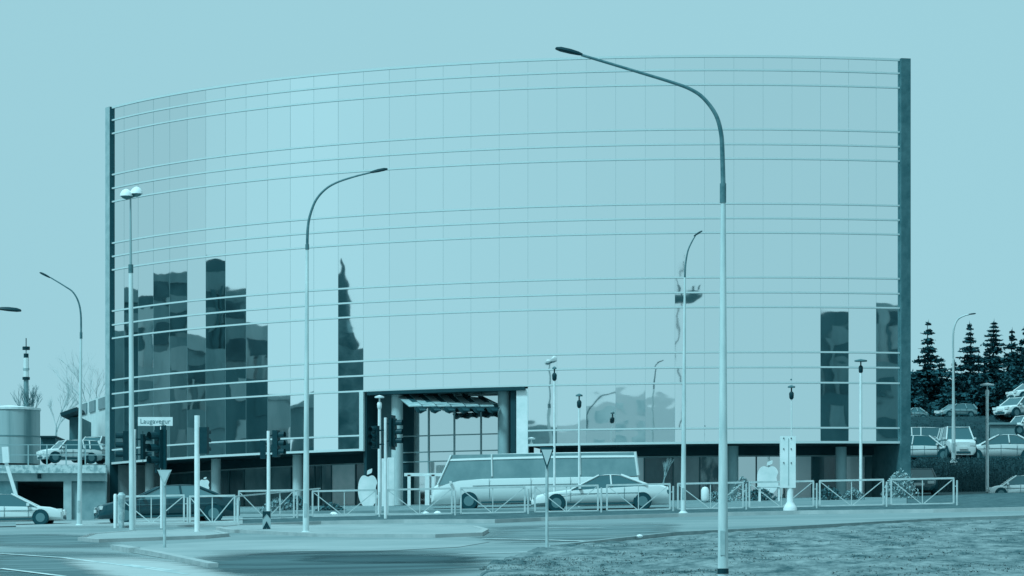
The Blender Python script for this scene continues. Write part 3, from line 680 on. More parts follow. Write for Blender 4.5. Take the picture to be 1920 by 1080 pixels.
# bollard pair
B = G(216, 990); o = thing('barrier_end_post', 'stout pale post at the left end of the barriers', 'post', B)
b = MB(); b.lathe((0, 0, 0), [(.06, 0), (.06, 1.15), (.04, 1.2)], 12); b.build('post', PALE, o, smooth=True)
b = MB(); b.lathe((.22, 0, 0), [(.09, 0), (.09, .15), (.13, .9), (.15, 1.15), (.07, 1.25)], 12); b.build('drum', mat('drum_grey', .55, .6, .85, 5), o, smooth=True)

# ------------------------------------------------------------------ pedestrian barriers
BARM = mat('barrier_paint', .88, .45, .78, 4)
def barrier(x0, x1, ytop, ybot, Y, label, ctr=True):
    s = Y / F; xc = (x0 + x1) / 2; B = GA(xc, Y); o = thing('pedestrian_barrier', label, 'barrier', B, group='pedestrian barrier panels along the road')
    w = (x1 - x0) * s / 2
    zt0 = W(xc, ytop, Y).z - B.z; zb0 = W(xc, ybot, Y).z - B.z; k = GX
    Z = lambda x, z: Vector((x, 0, z + k * x))
    b = MB(); t = .048
    b.bar(Z(-w, zt0), Z(w, zt0), t + .02); b.bar(Z(-w, zb0), Z(w, zb0), t); b.bar(Z(-w + .02, zb0), Z(-w + .02, zt0), t + .015); b.bar(Z(w - .02, zb0), Z(w - .02, zt0), t + .015); b.build('frame', BARM, o)
    for sg in (-1, 1):
        b = MB(); b.bar(Z(sg * w * .96, zt0 - .04), Z(sg * .06, zb0 + .02), .034); b.build('brace', BARM, o)
    b = MB(); b.bar(Z(0, zb0), Z(0, zt0), .034); b.build('brace', BARM, o)
    px_ = w + .11
    b = MB(); b.tube([Z(px_, -.05), Z(px_, zt0 - .08)], .034, 8); b.build('post', BARM, o, smooth=True)
    b = MB(); b.bar(Z(w, zt0 - .3), Z(px_, zt0 - .3), .03); b.build('clip', BARM, o)
FY = 140
PX = [(1670, 1789), (1536, 1657), (1404, 1526), (1270, 1394), (1137, 1257), (1002, 1122), (863, 985), (726, 848), (585, 706)]
NM = ['at the far right end of the row', 'in front of the rightmost ground floor column', 'behind the foot of the white pylon', 'behind the foreground lamp pole', 'in front of the rear half of the white car', 'in front of the bonnet of the white car', 'below the side window of the white van', 'below the entrance door frame', 'in front of the large apple emblem']
for (a, c), nm in zip(PX, NM):
    xm = (a + c) / 2; yb = 965.5 - .0205 * (xm - 960)
    barrier(a, c, yb - 50 - 2, yb - 5, FY, 'white metal barrier panel ' + nm)
barrier(447, 552, 920, 972, 141, 'white metal barrier panel behind the chevron board')
barrier(355, 441, 930, 979, 133, 'white metal barrier panel across the rear of the black car')
barrier(221, 346, 930, 979.5, 133, 'white metal barrier panel across the front of the black car')
b = MB(); A_, C_ = W(441, 931, 134), W(600, 916, 150); o = thing('guard_rail', 'long pale handrail running back from the barriers towards the forecourt', 'railing', GA(520, 141))
b.bar(A_ - o.location, C_ - o.location, .05); b.build('handrail', BARM, o)
for t in (0.02, .5, .98):
    b = MB(); p = A_.lerp(C_, t) - o.location; b.bar(p, p - Vector((0, 0, .9)), .05); b.build('post', BARM, o)

# ------------------------------------------------------------------ pylon sign
B = GA(1482, 136); o = thing('sign_pylon', 'tall white pylon panel on a flared foot behind the barriers', 'pylon', B); s = 136 / F
z = lambda y: W(1482, y, 136).z - B.z
b = MB(); b.box(((1477 - 1482) * s, 0, (z(818) + z(915)) / 2), (29 * s, .25, z(818) - z(915))); b.build('panel', PALE, o)
b = MB(); b.lathe((-.01, 0, 0), [(.25, z(964)), (.25, z(953)), (.2, z(948)), (.12, z(941)), (.12, z(912))], 14); b.build('foot', PALE, o, smooth=True)
b = MB()
for yy in (822, 842, 868):
    for xx in (-11, 3): b.lathe(((xx - 2) * s, -.14, z(yy)), [(.02, -.02), (.02, .02)], 8)
b.build('bolt', DARK, o)
b = MB(); b.box((0 - 4 * s, -.13, (z(820) + z(912)) / 2), (.02, .02, z(822) - z(910))); b.build('groove', mat('groove_grey', .6, .6), o)

# ------------------------------------------------------------------ cars
def car(label, B, yaw, Ln, H, Wd, paint, shape='sedan', name='parked_car', group=None, cat='car', glass=None, slope=True, tyres=True):
    """local +x is the nose"""
    o = thing(name, label, cat, B, 0, group)
    tilt = Matrix.Rotation(yaw, 4, 'Z')
    if slope: o.rotation_euler = (Vector((math.cos(yaw), math.sin(yaw), GX * math.cos(yaw) + GY * math.sin(yaw))).to_track_quat('X', 'Z')).to_euler()
    else: o.rotation_euler = (0, 0, yaw)
    glass = glass or CARGLASS
    h = Ln / 2; P = paint
    if shape == 'sedan':   deck = [(-h, .34, .62), (-h * .985, .60, .8), (-h * .93, .655, .88), (-.62 * h, .70, .95), (.0, .675, 1), (.42 * h, .655, .98), (.78 * h, .585, .92), (.93 * h, .52, .84), (.985 * h, .45, .74), (h, .33, .6)]; cab = (-.70, -.36, .08, .50)
    elif shape == 'hatch': deck = [(-h, .38, .8), (-h * .98, .62, .9), (-.7 * h, .64, .98), (0, .62, 1), (.45 * h, .60, .98), (.8 * h, .54, .92), (.97 * h, .44, .8), (h, .3, .65)]; cab = (-.95, -.80, .15, .56)
    elif shape == 'suv':   deck = [(-h, .38, .85), (-h * .98, .60, .94), (-.7 * h, .61, 1), (0, .61, 1), (.5 * h, .60, .98), (.85 * h, .57, .94), (.98 * h, .50, .85), (h, .34, .7)]; cab = (-.97, -.88, .22, .50)
    elif shape == 'coupe': deck = [(-h, .36, .6), (-h * .98, .60, .8), (-.85 * h, .70, .9), (-.5 * h, .68, 1), (0, .64, 1), (.4 * h, .60, .98), (.75 * h, .52, .92), (.93 * h, .44, .82), (h, .33, .6)]; cab = (-.66, -.30, .02, .42)
    else:                  deck = [(-h, .30, .9), (-h * .995, .56, .97), (-.5 * h, .58, 1), (.5 * h, .58, 1), (.86 * h, .55, .96), (.97 * h, .42, .9), (h, .25, .8)]; cab = (-.985, -.965, .80, .93)
    hw = Wd / 2; z0 = .15 * min(H, 1.5); vs = []; fs = []; n = 10
    for x, zt, wf in deck:
        zt *= H; w = hw * wf
        ring = [(-w * .80, z0), (-w * .98, z0 + (zt - z0) * .25), (-w, z0 + (zt - z0) * .6), (-w * .95, z0 + (zt - z0) * .9), (-w * .80, zt), (w * .80, zt), (w * .95, z0 + (zt - z0) * .9), (w, z0 + (zt - z0) * .6), (w * .98, z0 + (zt - z0) * .25), (w * .80, z0)]
        vs += [(x, y, z) for y, z in ring]
    for i in range(len(deck) - 1):
        for k in range(n): fs.append((i * n + k, i * n + (k + 1) % n, (i + 1) * n + (k + 1) % n, (i + 1) * n + k))
    fs += [tuple(range(n)), tuple(range((len(deck) - 1) * n, len(deck) * n))]
    b = MB(); b.add(vs, fs); body = b.build('body', P, o, smooth=True)
    def belt(x):
        for (xa, za, _), (xb, zb, _) in zip(deck, deck[1:]):
            if xa <= x <= xb: return (za + (zb - za) * (x - xa) / (xb - xa + 1e-9)) * H
        return deck[0][1] * H
    D_, C_, B_, A_ = [q * h for q in cab]
    wb, wt = hw * .93, hw * .72 if shape != 'van' else hw * .9
    zr = H
    def gh(b, D, C, B2, A, wb, wt, zr, dz=0):
        b.add([(D, -wb, belt(D) - .05 + dz), (A, -wb, belt(A) - .05 + dz), (B2, -wt, zr), (C, -wt, zr * .985), (D, wb, belt(D) - .05 + dz), (A, wb, belt(A) - .05 + dz), (B2, wt, zr), (C, wt, zr * .985)],
              [(0, 1, 2, 3), (7, 6, 5, 4), (1, 5, 6, 2), (0, 3, 7, 4), (3, 2, 6, 7), (0, 4, 5, 1)])
    b = MB(); gh(b, D_, C_, B_, A_, wb, wt, zr - .04); b.build('windows', glass, o)
    # roof with a soft crown
    b = MB(); m = 8; vs = []; fs = []
    for i in range(m + 1):
        t = i / m; x = C_ - .05 + (B_ - C_ + .12) * t; zc = zr - .03 + .035 * math.sin(math.pi * t); lo = .05 if shape != 'van' else .26
        vs += [(x, -wt * 1.03, zc - lo), (x, -wt * .96, zc - .03), (x, wt * .96, zc - .03), (x, wt * 1.03, zc - lo), (x, 0, zc - lo - .02)]
    for i in range(m):
        for k in range(5): fs.append((i * 5 + k, i * 5 + (k + 1) % 5, i * 5 + 5 + (k + 1) % 5, i * 5 + 5 + k))
    fs += [tuple(range(5)), tuple(range(m * 5, m * 5 + 5))]
    b.add(vs, fs); b.build('roof', P, o, smooth=True)
    for sg in (-1, 1):
        r = .035 * max(1, min(H, 1.7) / 1.6); xm = (B_ + C_) / 2 - .05
        bars = [((A_ + .02, sg * wb, belt(A_) - .02), (B_, sg * wt * 1.01, zr - .05), r), ((D_ - .02, sg * wb, belt(D_) - .02), (C_, sg * wt * 1.01, zr - .06), r * 1.7)]
        if shape != 'van': bars.append(((xm, sg * wb * 1.0, belt(xm)), (xm + .03, sg * wt * 1.02, zr - .05), r))
        for q in {'van': (.30, .78), 'suv': (.28,)}.get(shape, ()):
            x2 = C_ + (B_ - C_) * q; bars.append(((x2, sg * wb, belt(x2)), (x2, sg * wt * 1.02, zr - .05), r))
        for p0_, p1_, r_ in bars: MB().tube([p0_, p1_], r_, 6).build('pillar', P, o, smooth=True)
    rw = min(.34, H * .225)
    for fx in (-.60, .64):
        for sg in (-1, 1):
            b = MB(); y0, y1 = sg * (hw * .72), sg * (hw * .985)
            b.tube([(fx * h, y0, rw), (fx * h, y1, rw)], rw * 1.12, 20); b.build('wheel_arch', TYRE, o)
            b = MB(); b.tube([(fx * h, y0, rw), (fx * h, sg * hw * 1.005, rw)], rw, 20); w = b.build('wheel', TYRE, o, smooth=True)
            b = MB(); b.tube([(fx * h, sg * hw * .9, rw), (fx * h, sg * hw * 1.012, rw)], rw * .62, 14); b.build('rim', mat('wheel_rim', .38, .35), w, smooth=True)
    for sg in (-1, 1):
        b = MB(); x = h * .955; zz = (.43 if shape != 'van' else .3) * H; b.box((x, sg * hw * .62, zz), (.16, hw * .34, .13)); b.build('headlight', mat('headlight_glass', .95, .15), o)
        b = MB(); x = -h * .975; b.box((x, sg * hw * .68, .47 * H if shape != 'van' else .35 * H), (.1, hw * .26, .16)); b.build('tail_light', mat('tail_glass', .25, .2), o)
        b = MB(); b.box((A_ - .12 * h, sg * hw * 1.04, belt(A_) + .05), (.1, .14, .1)); b.build('mirror', P, o)
    for sx in (-1, 1):
        b = MB(); b.box((sx * (h + .035), 0, .36 * min(H, 1.6)), (.03, .5 * Wd / 1.8, .12)); b.build('number_plate', mat('plate_white', .97, .4), o)
    b = MB(); b.box((h * .995, 0, .22 * min(H, 1.6)), (.06, hw * .95, .10)); b.build('bumper', mat('bumper_dark', .12, .5), o)
    # sill and door seams
    b = MB()
    for sg in (-1, 1):
        b.box((0.02 * h, sg * hw * .975, z0 + .05), (Ln * .5, .05, .07))
    b.build('sill', mat('bumper_dark', .12, .5), o)
    for sg in (-1, 1):
        b = MB()
        for q in (-.34, .04, .44):
            b.box((q * h, sg * hw * 1.0, (z0 + belt(q * h)) / 2 + .04), (.015, .012, (belt(q * h) - z0) * .75))
        b.box((-.02 * h, sg * hw * 1.003, belt(0) * .72), (Ln * .62, .014, .02))
        b.build('door_seam', mat('seam_shadow', .3, .6), o)
    return o
def paint(nm, t, r=.18): return mat(nm, t, r, None, spec=.6)
WH = paint('white_paint', .95); BL = paint('black_paint', .015, .1); GY_ = paint('grey_paint', .5); SV = paint('silver_paint', .93)
# black car waiting behind the barriers, nose to the left
car('black saloon waiting behind the left barriers, nose to the left', GA(314, 137.6, .0), R_(194), 5.25, 1.44, 1.85, BL, 'sedan', name='car', group='cars on the road', glass=mat('saloon_glass', .34, .06, spec=1.0))
car('white coupe driving left behind the barriers in front of the white van', GA(1126, 146, .02), R_(180), 5.4, 1.42, 1.8, WH, 'coupe', name='car', group='cars on the road')
car('long white van driving left behind the white coupe', GA(1004, 155, .02), R_(180), 8.6, 2.3, 2.05, WH, 'van', name='van', cat='van', glass=mat('van_glass', .46, .12, .56, 1))
car('pale car entering from the left edge of the frame', GA(10, 138, .02), 0.0, 4.4, 1.22, 1.75, SV, 'hatch', name='car', group='cars on the road')
# ------------------------------------------------------------------ left background
def terr(px, Y): return Vector(((px - 960) * Y / F, Y, EYE + .0440 * Y - .02))
wy = 152
tw = MB()
def quadbox(b, x0, y0, x1, y1, Y, d=.5):   # box from pixel rect at depth Y
    a, c = W(x0, y1, Y), W(x1, y0, Y); b.box(((a.x + c.x) / 2, Y + d / 2, (a.z + c.z) / 2), (c.x - a.x, d, c.z - a.z)); return b
o = thing('retaining_wall', 'concrete retaining wall with a dark underpass opening at the far left', 'wall', GA(100, wy))
def lp(b, name, m, o): 
    q = b.build(name, m); q.parent = o; q.matrix_parent_inverse = Matrix.Translation(-Vector(o.location)); return q
b = MB(); quadbox(b, -300, 886, 198, 902, wy, .6); quadbox(b, 119, 902, 134, 985, wy, .6); lp(b, 'wall', CONC, o)
b = MB(); quadbox(b, 134, 902, 198, 985, wy + .15, .5); lp(b, 'wall_panel', mat('panel_concrete', .46, .85, .58, 1.5), o)
b = MB(); quadbox(b, -300, 872, 198, 887, wy - .25, .7); lp(b, 'parapet', mat('parapet_concrete', .58, .85, .85, 5, contrast=(.4, .55)), o)
b = MB(); quadbox(b, -300, 902, 30, 985, wy, .6); lp(b, 'wing_wall', mat('wing_stone', .32, .85, .42, 3), o)
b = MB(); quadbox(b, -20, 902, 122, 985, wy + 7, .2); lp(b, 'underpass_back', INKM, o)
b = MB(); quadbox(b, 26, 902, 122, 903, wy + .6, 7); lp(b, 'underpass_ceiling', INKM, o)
b = MB(); quadbox(b, 134, 902.5, 192, 905, wy + .08, .1); lp(b, 'drip_edge', ARM, o)
b = MB(); quadbox(b, 70, 889, 77, 897, wy - .1, .1); lp(b, 'wall_lamp', DARK, o)
o = thing('leaning_pole', 'pale leaning strut at the left end of the underpass', 'pole', GA(40, 150))
b = MB(); b.bar(W(42, 968, 150) - o.location, W(10, 862, 150) - o.location, .14); b.build('strut', PALE, o)
b = MB(); b.bar(W(12, 868, 150) - o.location, W(10, 838, 150) - o.location, .26); b.build('strut_head', PALE, o)
# upper terrace
b = MB(); v = [terr(-500, wy + .1), terr(197, wy + .1), terr(197, 330), terr(-500, 330)]; b.add(v, [(0, 1, 2, 3)]); tag(b.build('upper_terrace', mat('terrace_ground', .40, .9, .55, .6, g=1.95)), kind='structure')
# railing on the parapet
o = thing('parapet_railing', 'thin metal railing along the top of the retaining wall', 'railing', terr(100, wy))
b = MB()
for y in (834, 853): b.bar(W(-60, y, wy) - o.location, W(197, y, wy) - o.location, .035)
b.build('rail', mat('rail_grey', .60, .5), o)
for px in (14, 53, 88, 124, 160): 
    b = MB(); b.bar(W(px, 833, wy) - o.location, W(px, 873, wy) - o.location, .05); b.build('post', mat('rail_grey', .60, .5), o)
# silo
B = terr(18, 205); o = thing('storage_tank', 'round grey storage tank on the terrace at the far left', 'tank', B); s = 205 / F
b = MB(); z1 = W(18, 770, 205).z - B.z; b.lathe((0, 0, 0), [(57 * s, 0), (57 * s, z1)], 32); b.build('shell', mat('tank_steel', .46, .6, .72, 1, stretch=(1.3, 1.3, .05), contrast=(.4, .6)), o, smooth=True)
b = MB(); b.lathe((0, 0, 0), [(58.5 * s, z1), (58.5 * s, z1 + .12), (.1, z1 + .3)], 32); b.build('roof', PALE, o)
b = MB(); b.lathe((0, 0, 0), [(57.6 * s, z1 * .5), (57.6 * s, z1 * .52)], 32); b.build('band', mat('tank_band', .44, .6), o)
# white hall with three windows
o = thing('white_hall', 'white flat roofed hall with three dark windows beside the left end wall', 'building', terr(175, 225)); YY = 225
A = W(150, 757, YY + 14); C = W(204, 739, YY); zb_ = terr(150, YY).z
b = MB(); b.add([(A.x, A.y, zb_), (C.x, C.y, zb_), (C.x, C.y, C.z), (A.x, A.y, A.z), (A.x + 14, A.y + 3.3, zb_), (C.x + 14, C.y + 3.3, zb_), (C.x + 14, C.y + 3.3, C.z), (A.x + 14, A.y + 3.3, A.z)], [(0, 1, 2, 3), (7, 6, 5, 4), (3, 2, 6, 7), (0, 3, 7, 4), (1, 5, 6, 2)])
lp(b, 'wall', mat('white_render', .96, .7, .90, 1), o)
for f0, f1 in ((.07, .27), (.36, .56), (.68, .92)):
    P1, P2 = A.lerp(C, f0), A.lerp(C, f1); n = Vector((.2, -.2, 0)); n = Vector((-.06, -.02, 0))
    hA = 3 * YY / F; hh = 24 * YY / F
    b = MB(); b.add([P1 + n - Vector((0, 0, hA)), P2 + n - Vector((0, 0, hA * .9)), P2 + n - Vector((0, 0, hh)), P1 + n - Vector((0, 0, hh)), P1 - Vector((0, 0, hA)), P2 - Vector((0, 0, hA)), P2 - Vector((0, 0, hh)), P1 - Vector((0, 0, hh))], [(0, 1, 2, 3), (4, 5, 1, 0), (5, 6, 2, 1), (6, 7, 3, 2), (7, 4, 0, 3)])
    lp(b, 'window', mat('hall_window', .22, .3, .36, 3), o)
o = thing('dark_shed', 'small dark shed with a projecting roof left of the white hall', 'building', terr(136, 224))
b = MB(); quadbox(b, 130, 782, 150, 840, 224, 6); lp(b, 'wall', mat('shed_wood', .24, .8, .34, 2), o)
b = MB(); b.bar(W(121, 781, 223.5), W(152, 770, 223.5), 4, .22); lp(b, 'roof', INKM, o)
o = thing('dark_container', 'dark square container between the tank and the parked white car', 'container', terr(88, 210))
b = MB(); quadbox(b, 76, 819, 104, 850, 210, 4); lp(b, 'box', mat('container_paint', .15, .7, .22, 2), o)
b = MB(); quadbox(b, 75, 817, 105, 820, 209.8, 4.4); lp(b, 'lid', INKM, o)
def on(px, py, Y): return W(px, py, Y)
car('white estate car parked on the terrace behind the railing', on(130, 869, 185), R_(205), 3.0, 1.18, 1.5, WH, 'suv', group='parked cars', slope=False)
car('white van parked by the left end wall on the terrace', on(184, 867, 190), R_(235), 3.0, 1.35, 1.5, SV, 'suv', group='parked cars', slope=False)
# far mast with bands
B = terr(49, 300); o = thing('chimney_mast', 'thin banded mast on the skyline above the bare tree at far left', 'mast', B)
bands = [(634, 652, .04, DARK), (650, 656, .30, DARK), (656, 663, .05, PALE), (663, 671, .20, DARK), (671, 690, .22, mat('mast_white', .97, .6)), (690, 694, .26, mat('mast_grey', .7, .6)), (694, 707, .22, mat('mast_white', .97, .6)), (707, 712, .30, DARK), (712, 870, .20, mat('mast_low', .5, .6))]
for y0, y1, r, m in bands:
    b = MB(); b.lathe((0, 0, 0), [(r, W(49, y1, 300).z - B.z), (r, W(49, y0, 300).z - B.z)], 8); b.build('mast_section', m, o)

# ------------------------------------------------------------------ bare trees
def bare_tree(name, label, B, h, m, spread=.5, seed=1, r0=.09, depth=5, vase=False):
    rnd = random.Random(seed); o = thing(name, label, 'tree', B); tb = MB(); cb = MB()
    def grow(p, d, ln, r, lv):
        q = p + d * ln; mid = p.lerp(q, .5) + Vector((rnd.uniform(-1, 1), rnd.uniform(-1, 1), 0)) * ln * .05
        (tb if lv == 0 else cb).tube([p, mid, q], [r, r * .85, r * .7], 4 if lv > 1 else 7, cap=False)
        if lv >= depth: return
        for k in range(rnd.choice((2, 3, 3))):
            a = rnd.uniform(0, 6.28); e = Vector((math.cos(a), math.sin(a), 0)) * rnd.uniform(.35, 1) * spread
            nd = (d + e + Vector((0, 0, .15))).normalized(); grow(p.lerp(q, rnd.uniform(.6, 1)), nd, ln * rnd.uniform(.62, .85), r * .62, lv + 1)
    grow(Vector((0, 0, -.1)), Vector((0, 0, 1)), h * .3, r0, 0)
    tb.build('trunk', m, o, smooth=True); cb.build('crown', m, o)
    return o
TWIG = mat('twig_dark', .30, .8, .5, 3); TWIGP = mat('twig_pale', .60, .8, .8, 3)
bare_tree('bare_tree', 'bushy bare tree rising behind the storage tank', terr(47, 235), 5.6, TWIG, .55, 3, .12, 6)
bare_tree('bare_tree', 'faint bare tree above the parked white car', terr(104, 260), 6.2, TWIGP, .6, 8, .08, 6)
bare_tree('bare_tree', 'faint bare tree left of the bushy one at the frame edge', terr(14, 262), 4.6, TWIGP, .6, 12, .07, 6)
bare_tree('bare_tree', 'faint bare tree against the sky above the white hall', terr(182, 290), 9.6, TWIGP, .7, 21, .08, 6)
bare_tree('reflection_tree', 'slender bare sapling added for a tree reflected in the dark shop window', GA(1241, 158), 2.7, mat('sapling', .62, .8), .35, 5, .03, 5)  # solid sapling standing in for a tree's reflection in the glass
# low shrubs in the forecourt
def shrub(label, B, w, h, m, n=500, seed=0, name='shrub', cat='shrub', leaf=.07):
    rnd = random.Random(seed); o = thing(name, label, cat, B); b = MB(); st = MB()
    for k in range(9):
        a = rnd.uniform(0, 6.28); st.tube([(0, 0, 0), (math.cos(a) * w * .3, math.sin(a) * w * .2, h * rnd.uniform(.5, .95))], [.02, .008], 4, cap=False)
    for k in range(n):
        a = rnd.uniform(0, 6.28); r = rnd.random() ** .5; z = rnd.random(); rr = r * (1 - .6 * z * z)
        p = Vector((math.cos(a) * w / 2 * rr, math.sin(a) * w / 2.6 * rr, z * h * (1 - .25 * r)))
        q = Vector((rnd.uniform(-1, 1), rnd.uniform(-1, 1), rnd.uniform(-1, 1))).normalized(); u = q.orthogonal().normalized() * leaf; v = q.cross(u).normalized() * leaf * .6
        b.add([p - u, p + v, p + u, p - v], [(0, 1, 2, 3)])
    st.build('stem', TWIG, o); b.build('foliage', m, o); return o
SHD = mat('shrub_dark', .10, .8, .34, 4); SHM = mat('shrub_mid', .34, .8, .62, 4)
for i, (px, Y, w, h, lb) in enumerate(((520, 158, 1.6, .7, 'low dark shrub behind the chevron board'), (553, 160, 1.5, .8, 'low dark shrub at the foot of the third column'), (620, 156, 1.4, .45, 'low shrub below the bright white window panel'),
        (1345, 158, 1.5, .6, 'low dark shrub left of the foreground lamp pole'), (1425, 160, 1.6, .7, 'feathery shrub below the apple emblem at right'), (1555, 158, 1.6, .7, 'dark shrub at the foot of the right column'), (1600, 157, 1.2, .6, 'small dark shrub beside the right column'))):
    shrub(lb, GA(px, Y), w, h, SHD if i % 3 else SHM, 500, i)
shrub('pale grassy shrub leaning at the foot of the right end wall', GA(1688, 160), 1.7, 1.4, mat('shrub_pale', .5, .8, .74, 4), 800, 44)
shrub('tufted pale shrub in the bright shop window', GA(1392, 161), 1.2, 1.2, mat('shrub_pale', .5, .8, .74, 4), 500, 45)
for i, (px, Y, lb) in enumerate(((626, 146, 'white stone lying on the verge below the white panel'), (797, 143, 'white stone on the verge below the door frame'), (820, 143, 'small white stone right of the door frame on the verge'), (1199, 98.5, 'small pale stone on the grass edge'))):
    B = GA(px, Y, .05); o = thing('stone', lb, 'stone', B); bm = bmesh.new(); bmesh.ops.create_icosphere(bm, subdivisions=2, radius=.16 if i < 3 else .08)
    for v in bm.verts: v.co *= 1 + .3 * noise.noise(v.co * 6 + Vector((i, 0, 0))); v.co.z *= .6; v.co.z += .05
    me = bpy.data.meshes.new('rock'); bm.to_mesh(me); bm.free(); me.materials.append(PALE); q = bpy.data.objects.new('rock', me); COL.objects.link(q); q.parent = o
# garden bench at right
B = GA(1442, 157.5); o = thing('white_table', 'small white garden table below the apple emblem at right', 'table', B)
b = MB(); b.box((0, 0, .72), (1.0, .6, .06)); b.build('tabletop', PALE, o)
for sx in (-1, 1):
    for sy in (-1, 1):
        b = MB(); b.box((sx * .4, sy * .22, .35), (.07, .07, .68)); b.build('leg', PALE, o)
B = GA(1322, 156); o = thing('litter_bin', 'rounded pale litter bin behind the barriers left of the foreground lamp', 'litter bin', B)
b = MB(); b.lathe((0, 0, 0), [(.14, .2), (.17, .3), (.17, .62), (.12, .74), (.02, .78)], 14); b.build('drum', PALE, o, smooth=True)
b = MB(); b.tube([(0, 0, -.1), (0, 0, .25)], .03, 6); b.build('post', POLE, o)

# ------------------------------------------------------------------ right hillside
prof = [(178, None), (181, 0.05), (186, 8.35), (204, 8.75), (212, 12.0), (232, 12.8), (300, 15.0), (420, 16)]
def hz_(X, Y):
    pl = gz(X, Y) - EYE
    if Y <= 180: return pl
    if Y <= 186: return pl + (8.35 - pl) * ((Y - 180) / 6) ** .8
    for (a, za), (c, zc) in zip([(186, 8.35), (204, 8.75), (212, 12.0), (232, 12.8), (300, 15.0)], [(204, 8.75), (212, 12.0), (232, 12.8), (300, 15.0), (420, 16)]):
        if Y <= c: return za + (zc - za) * (Y - a) / (c - a)
    return 16
b = MB(); vs = []; YS = [178, 180, 181, 182, 184, 186, 190, 196, 204, 206, 209, 212, 220, 232, 260, 300, 420]; NXX = 40
for Y in YS:
    for i in range(NXX + 1):
        X = .1062 * Y + (i / NXX) ** 1.6 * 70 - (.0 if Y < 190 else 0)
        vs.append((X, Y, EYE + hz_(X, Y) + (.1 * noise.noise(Vector((X * .6, Y * .6, 0))) if Y > 180 else 0)))
b.add(vs, [(j * (NXX + 1) + i, j * (NXX + 1) + i + 1, (j + 1) * (NXX + 1) + i + 1, (j + 1) * (NXX + 1) + i) for j in range(len(YS) - 1) for i in range(NXX)])
tag(b.build('hillside', mat('hill_scrub_ground', .0, .95, .16, 1.2, g=2.4, bump=.6, detail=8), smooth=True), kind='structure')
def hpt(px, Y): 
    X = (px - 960) * Y / F; return Vector((X, Y, EYE + hz_(X, Y)))
# scrub on the bank: twiggy mass nobody could count
sc = MB(); rnd = random.Random(5)
for k in range(6500):
    Y = rnd.uniform(178.5, 187.0) if k < 4600 else rnd.uniform(204, 213); X = .1065 * Y + rnd.random() * 14
    z = EYE + hz_(X, Y); h = rnd.uniform(.2, .95) if k < 4600 else rnd.uniform(.2, .6)
    if Y > 182.5 and k < 4600: h *= max(.12, (186.6 - Y) / 4)
    if k >= 4600: h *= max(.15, (212.5 - Y) / 9)
    if X < .1065 * Y + .4 and rnd.random() < .5: continue
    lx, ly = rnd.uniform(-.2, .2), rnd.uniform(-.2, .2); w = .012
    sc.add([(X - w, Y, z - .1), (X + w, Y, z - .1), (X + lx + w * .4, Y + ly, z + h)], [(0, 1, 2)])
    for q in range(3):
        t = rnd.uniform(.3, 1); p = Vector((X + lx * t, Y + ly * t, z + h * t)); l = .05
        an = rnd.uniform(0, 6.28); u = Vector((math.cos(an), 0, math.sin(an))) * l; v = Vector((-math.sin(an), .3, math.cos(an))) * l * .5
        sc.add([p - u, p + v, p + u, p - v], [(0, 1, 2, 3)])
tag(sc.build('scrub', mat('scrub_twigs', .04, .9, .30, 2.5, g=1.6)), 'dense dark scrub covering the bank at the right', 'scrub', kind='stuff')
# firs
FIR = mat('fir_needles', .015, .85, .13, 1.6); BARK = mat('fir_bark', .12, .9)
def fir(label, px, ytop, Y, wpx, seed, dens=1.5):
    rnd = random.Random(seed); B = hpt(px, Y) - Vector((0, 0, .2)); h = W(px, ytop, Y).z - B.z; wm2 = wpx * Y / F / 2 * 1.75
    o = thing('fir_tree', label, 'fir tree', B, group='dark firs on the hillside')
    b = MB(); b.tube([(0, 0, 0), (rnd.uniform(-.1, .1), 0, h * .97)], [h * .02, .015], 6); b.build('trunk', BARK, o)
    c = MB(); nlev = int(h * 3.6)
    for lv in range(nlev):
        t = lv / nlev; z0 = h * (.04 + .95 * t); z0 += rnd.uniform(-.12, .12); rad = wm2 * (1 - t) ** (.8 + .25 * (seed % 3) / 2) * rnd.uniform(.6, 1.12) + .03
        for k in range(int((9 + 9 * (1 - t)) * dens)):
            a = rnd.uniform(0, 6.28); L_ = rad * rnd.uniform(.55, 1.08); d = Vector((math.cos(a), math.sin(a), 0)); n = max(3, int(L_ / .17))
            for i in range(n):
                f = (i + .6) / n; p = d * (L_ * f) + Vector((0, 0, z0 - L_ * .28 * f + .16 * L_ * f * f))
                for q in range(2):
                    sz = .40 * (1.15 - .5 * f) * rnd.uniform(.6, 1.25) * (1 - .6 * t * t)
                    u = Vector((rnd.uniform(-1, 1), rnd.uniform(-1, 1), rnd.uniform(-.5, .3))).normalized() * sz; v = Vector((rnd.uniform(-1, 1), rnd.uniform(-1, 1), rnd.uniform(-.7, .7))).normalized() * sz * .62
                    c.add([p - u * .3, p + v, p + u, p - v], [(0, 1, 2, 3)])
    c.add([(-.03, 0, h * .95), (.03, 0, h * .95), (0, 0, h)], [(0, 1, 2)])
    c.build('crown', FIR, o)
fir('nearest dark fir just right of the end wall', 1741, 598, 232, 96, 1)
fir('broad dark fir behind the hillside street lamp', 1818, 600, 236, 92, 2)
fir('narrow dark fir between the two broad ones', 1790, 672, 228, 60, 9)
fir('dark fir with a thin pointed tip right of the street lamp', 1864, 596, 240, 84, 3)
fir('dark fir with a ragged top near the right frame edge', 1898, 612, 238, 80, 4)
fir('dark fir cut by the right frame edge', 1926, 592, 234, 84, 5)
fir('wide dark fir closing the gap behind the hillside street lamp', 1796, 690, 243, 110, 18)
fir('wide dark fir low behind the slim lamp post', 1850, 652, 244, 110, 19)
fir('wide dark fir low beside the frame edge', 1905, 655, 244, 110, 20)
fir('wide dark fir low beside the end wall', 1728, 700, 243, 110, 21)
fir('slim dark fir rising between the ragged one and the frame edge', 1912, 640, 230, 70, 15)
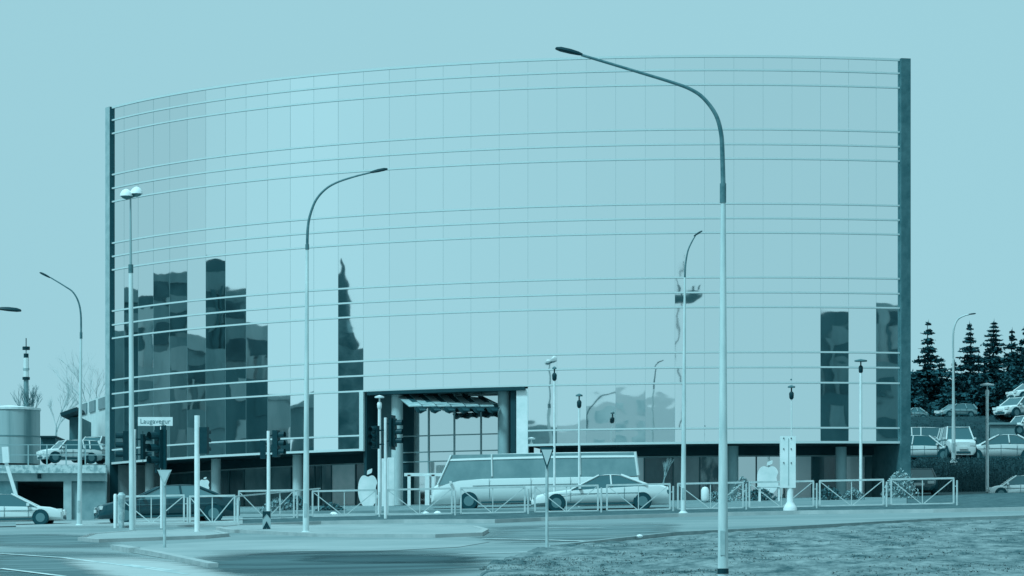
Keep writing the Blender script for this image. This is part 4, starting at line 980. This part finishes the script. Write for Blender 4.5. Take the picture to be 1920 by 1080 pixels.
fir('short dark fir left of the slim lamp post on the hillside', 1835, 660, 229, 84, 16)
fir('dark fir half hidden by the nearest one', 1765, 668, 240, 84, 17)
fir('dark fir filling the gap low behind the parked cars', 1775, 722, 224, 80, 6)
fir('dark fir tucked behind the end wall', 1712, 690, 226, 70, 7)
fir('low dark fir between the street lamp and the right cars', 1842, 690, 226, 84, 8)
fir('low dark fir in front of the ragged ones', 1884, 690, 225, 84, 10)
# parked cars on the hillside
GP = 'parked cars'
car('white pickup van parked behind the others beside the end wall', on(1748, 858, 197), R_(5), 4.3, 1.6, 1.7, WH, 'suv', group=GP, slope=False)
car('white sports utility car nose towards the camera below the hillside lamp', on(1738, 866, 188.5), R_(-20), 3.3, 1.35, 1.6, SV, 'hatch', group=GP, slope=False)
car('white high van seen end on beside the hillside lamp', on(1794, 864, 188), R_(-85), 3.2, 1.75, 1.5, SV, 'suv', group=GP, slope=False)
car('long silver saloon parked side on right of the slim lamp post', on(1876, 868, 190), R_(180), 4.3, 1.45, 1.7, SV, 'sedan', group=GP, slope=False)
car('grey car high on the hillside behind the lamp', on(1792, 784, 216), R_(200), 2.2, .85, 1.3, GY_, 'hatch', group=GP, slope=False)
car('small pale car high on the hillside beside the end wall', on(1712, 790, 216), R_(185), 1.6, .8, 1.2, GY_, 'sedan', group=GP, slope=False)
car('silver car parked highest at the right frame edge', on(1912, 785, 212), R_(215), 3.0, 1.25, 1.6, SV, 'hatch', group=GP, slope=False)
car('white car topmost and cut by the right frame edge', on(1932, 752, 222), R_(200), 2.6, 1.1, 1.6, WH, 'hatch', group=GP, slope=False)
car('white car at the right frame edge below the silver one', on(1921, 817, 206), R_(200), 2.2, 1.15, 1.5, WH, 'suv', group=GP, slope=False)
car('white car low at the right frame edge beyond the grass', GA(1912, 174) + Vector((0, 0, -.3)), R_(180), 3.0, 1.15, 1.5, WH, 'hatch', group=GP, slope=False)
car('dark car parked behind the last barrier panel with a pale number plate', GA(1722, 172), R_(-95), 3.6, 1.3, 1.7, paint('dark_paint', .12), 'sedan', group=GP, slope=False)
o = thing('hill_wall', 'short grey retaining wall below the silver hillside car', 'wall', hpt(1880, 206))
b = MB(); quadbox(b, 1858, 795, 1905, 823, 205, .4); lp(b, 'wall', mat('hill_wall', .40, .85, .52, 2), o)
b = MB(); quadbox(b, 1856, 792, 1907, 796, 204.9, .6); lp(b, 'coping', mat('hill_coping', .5, .8), o)
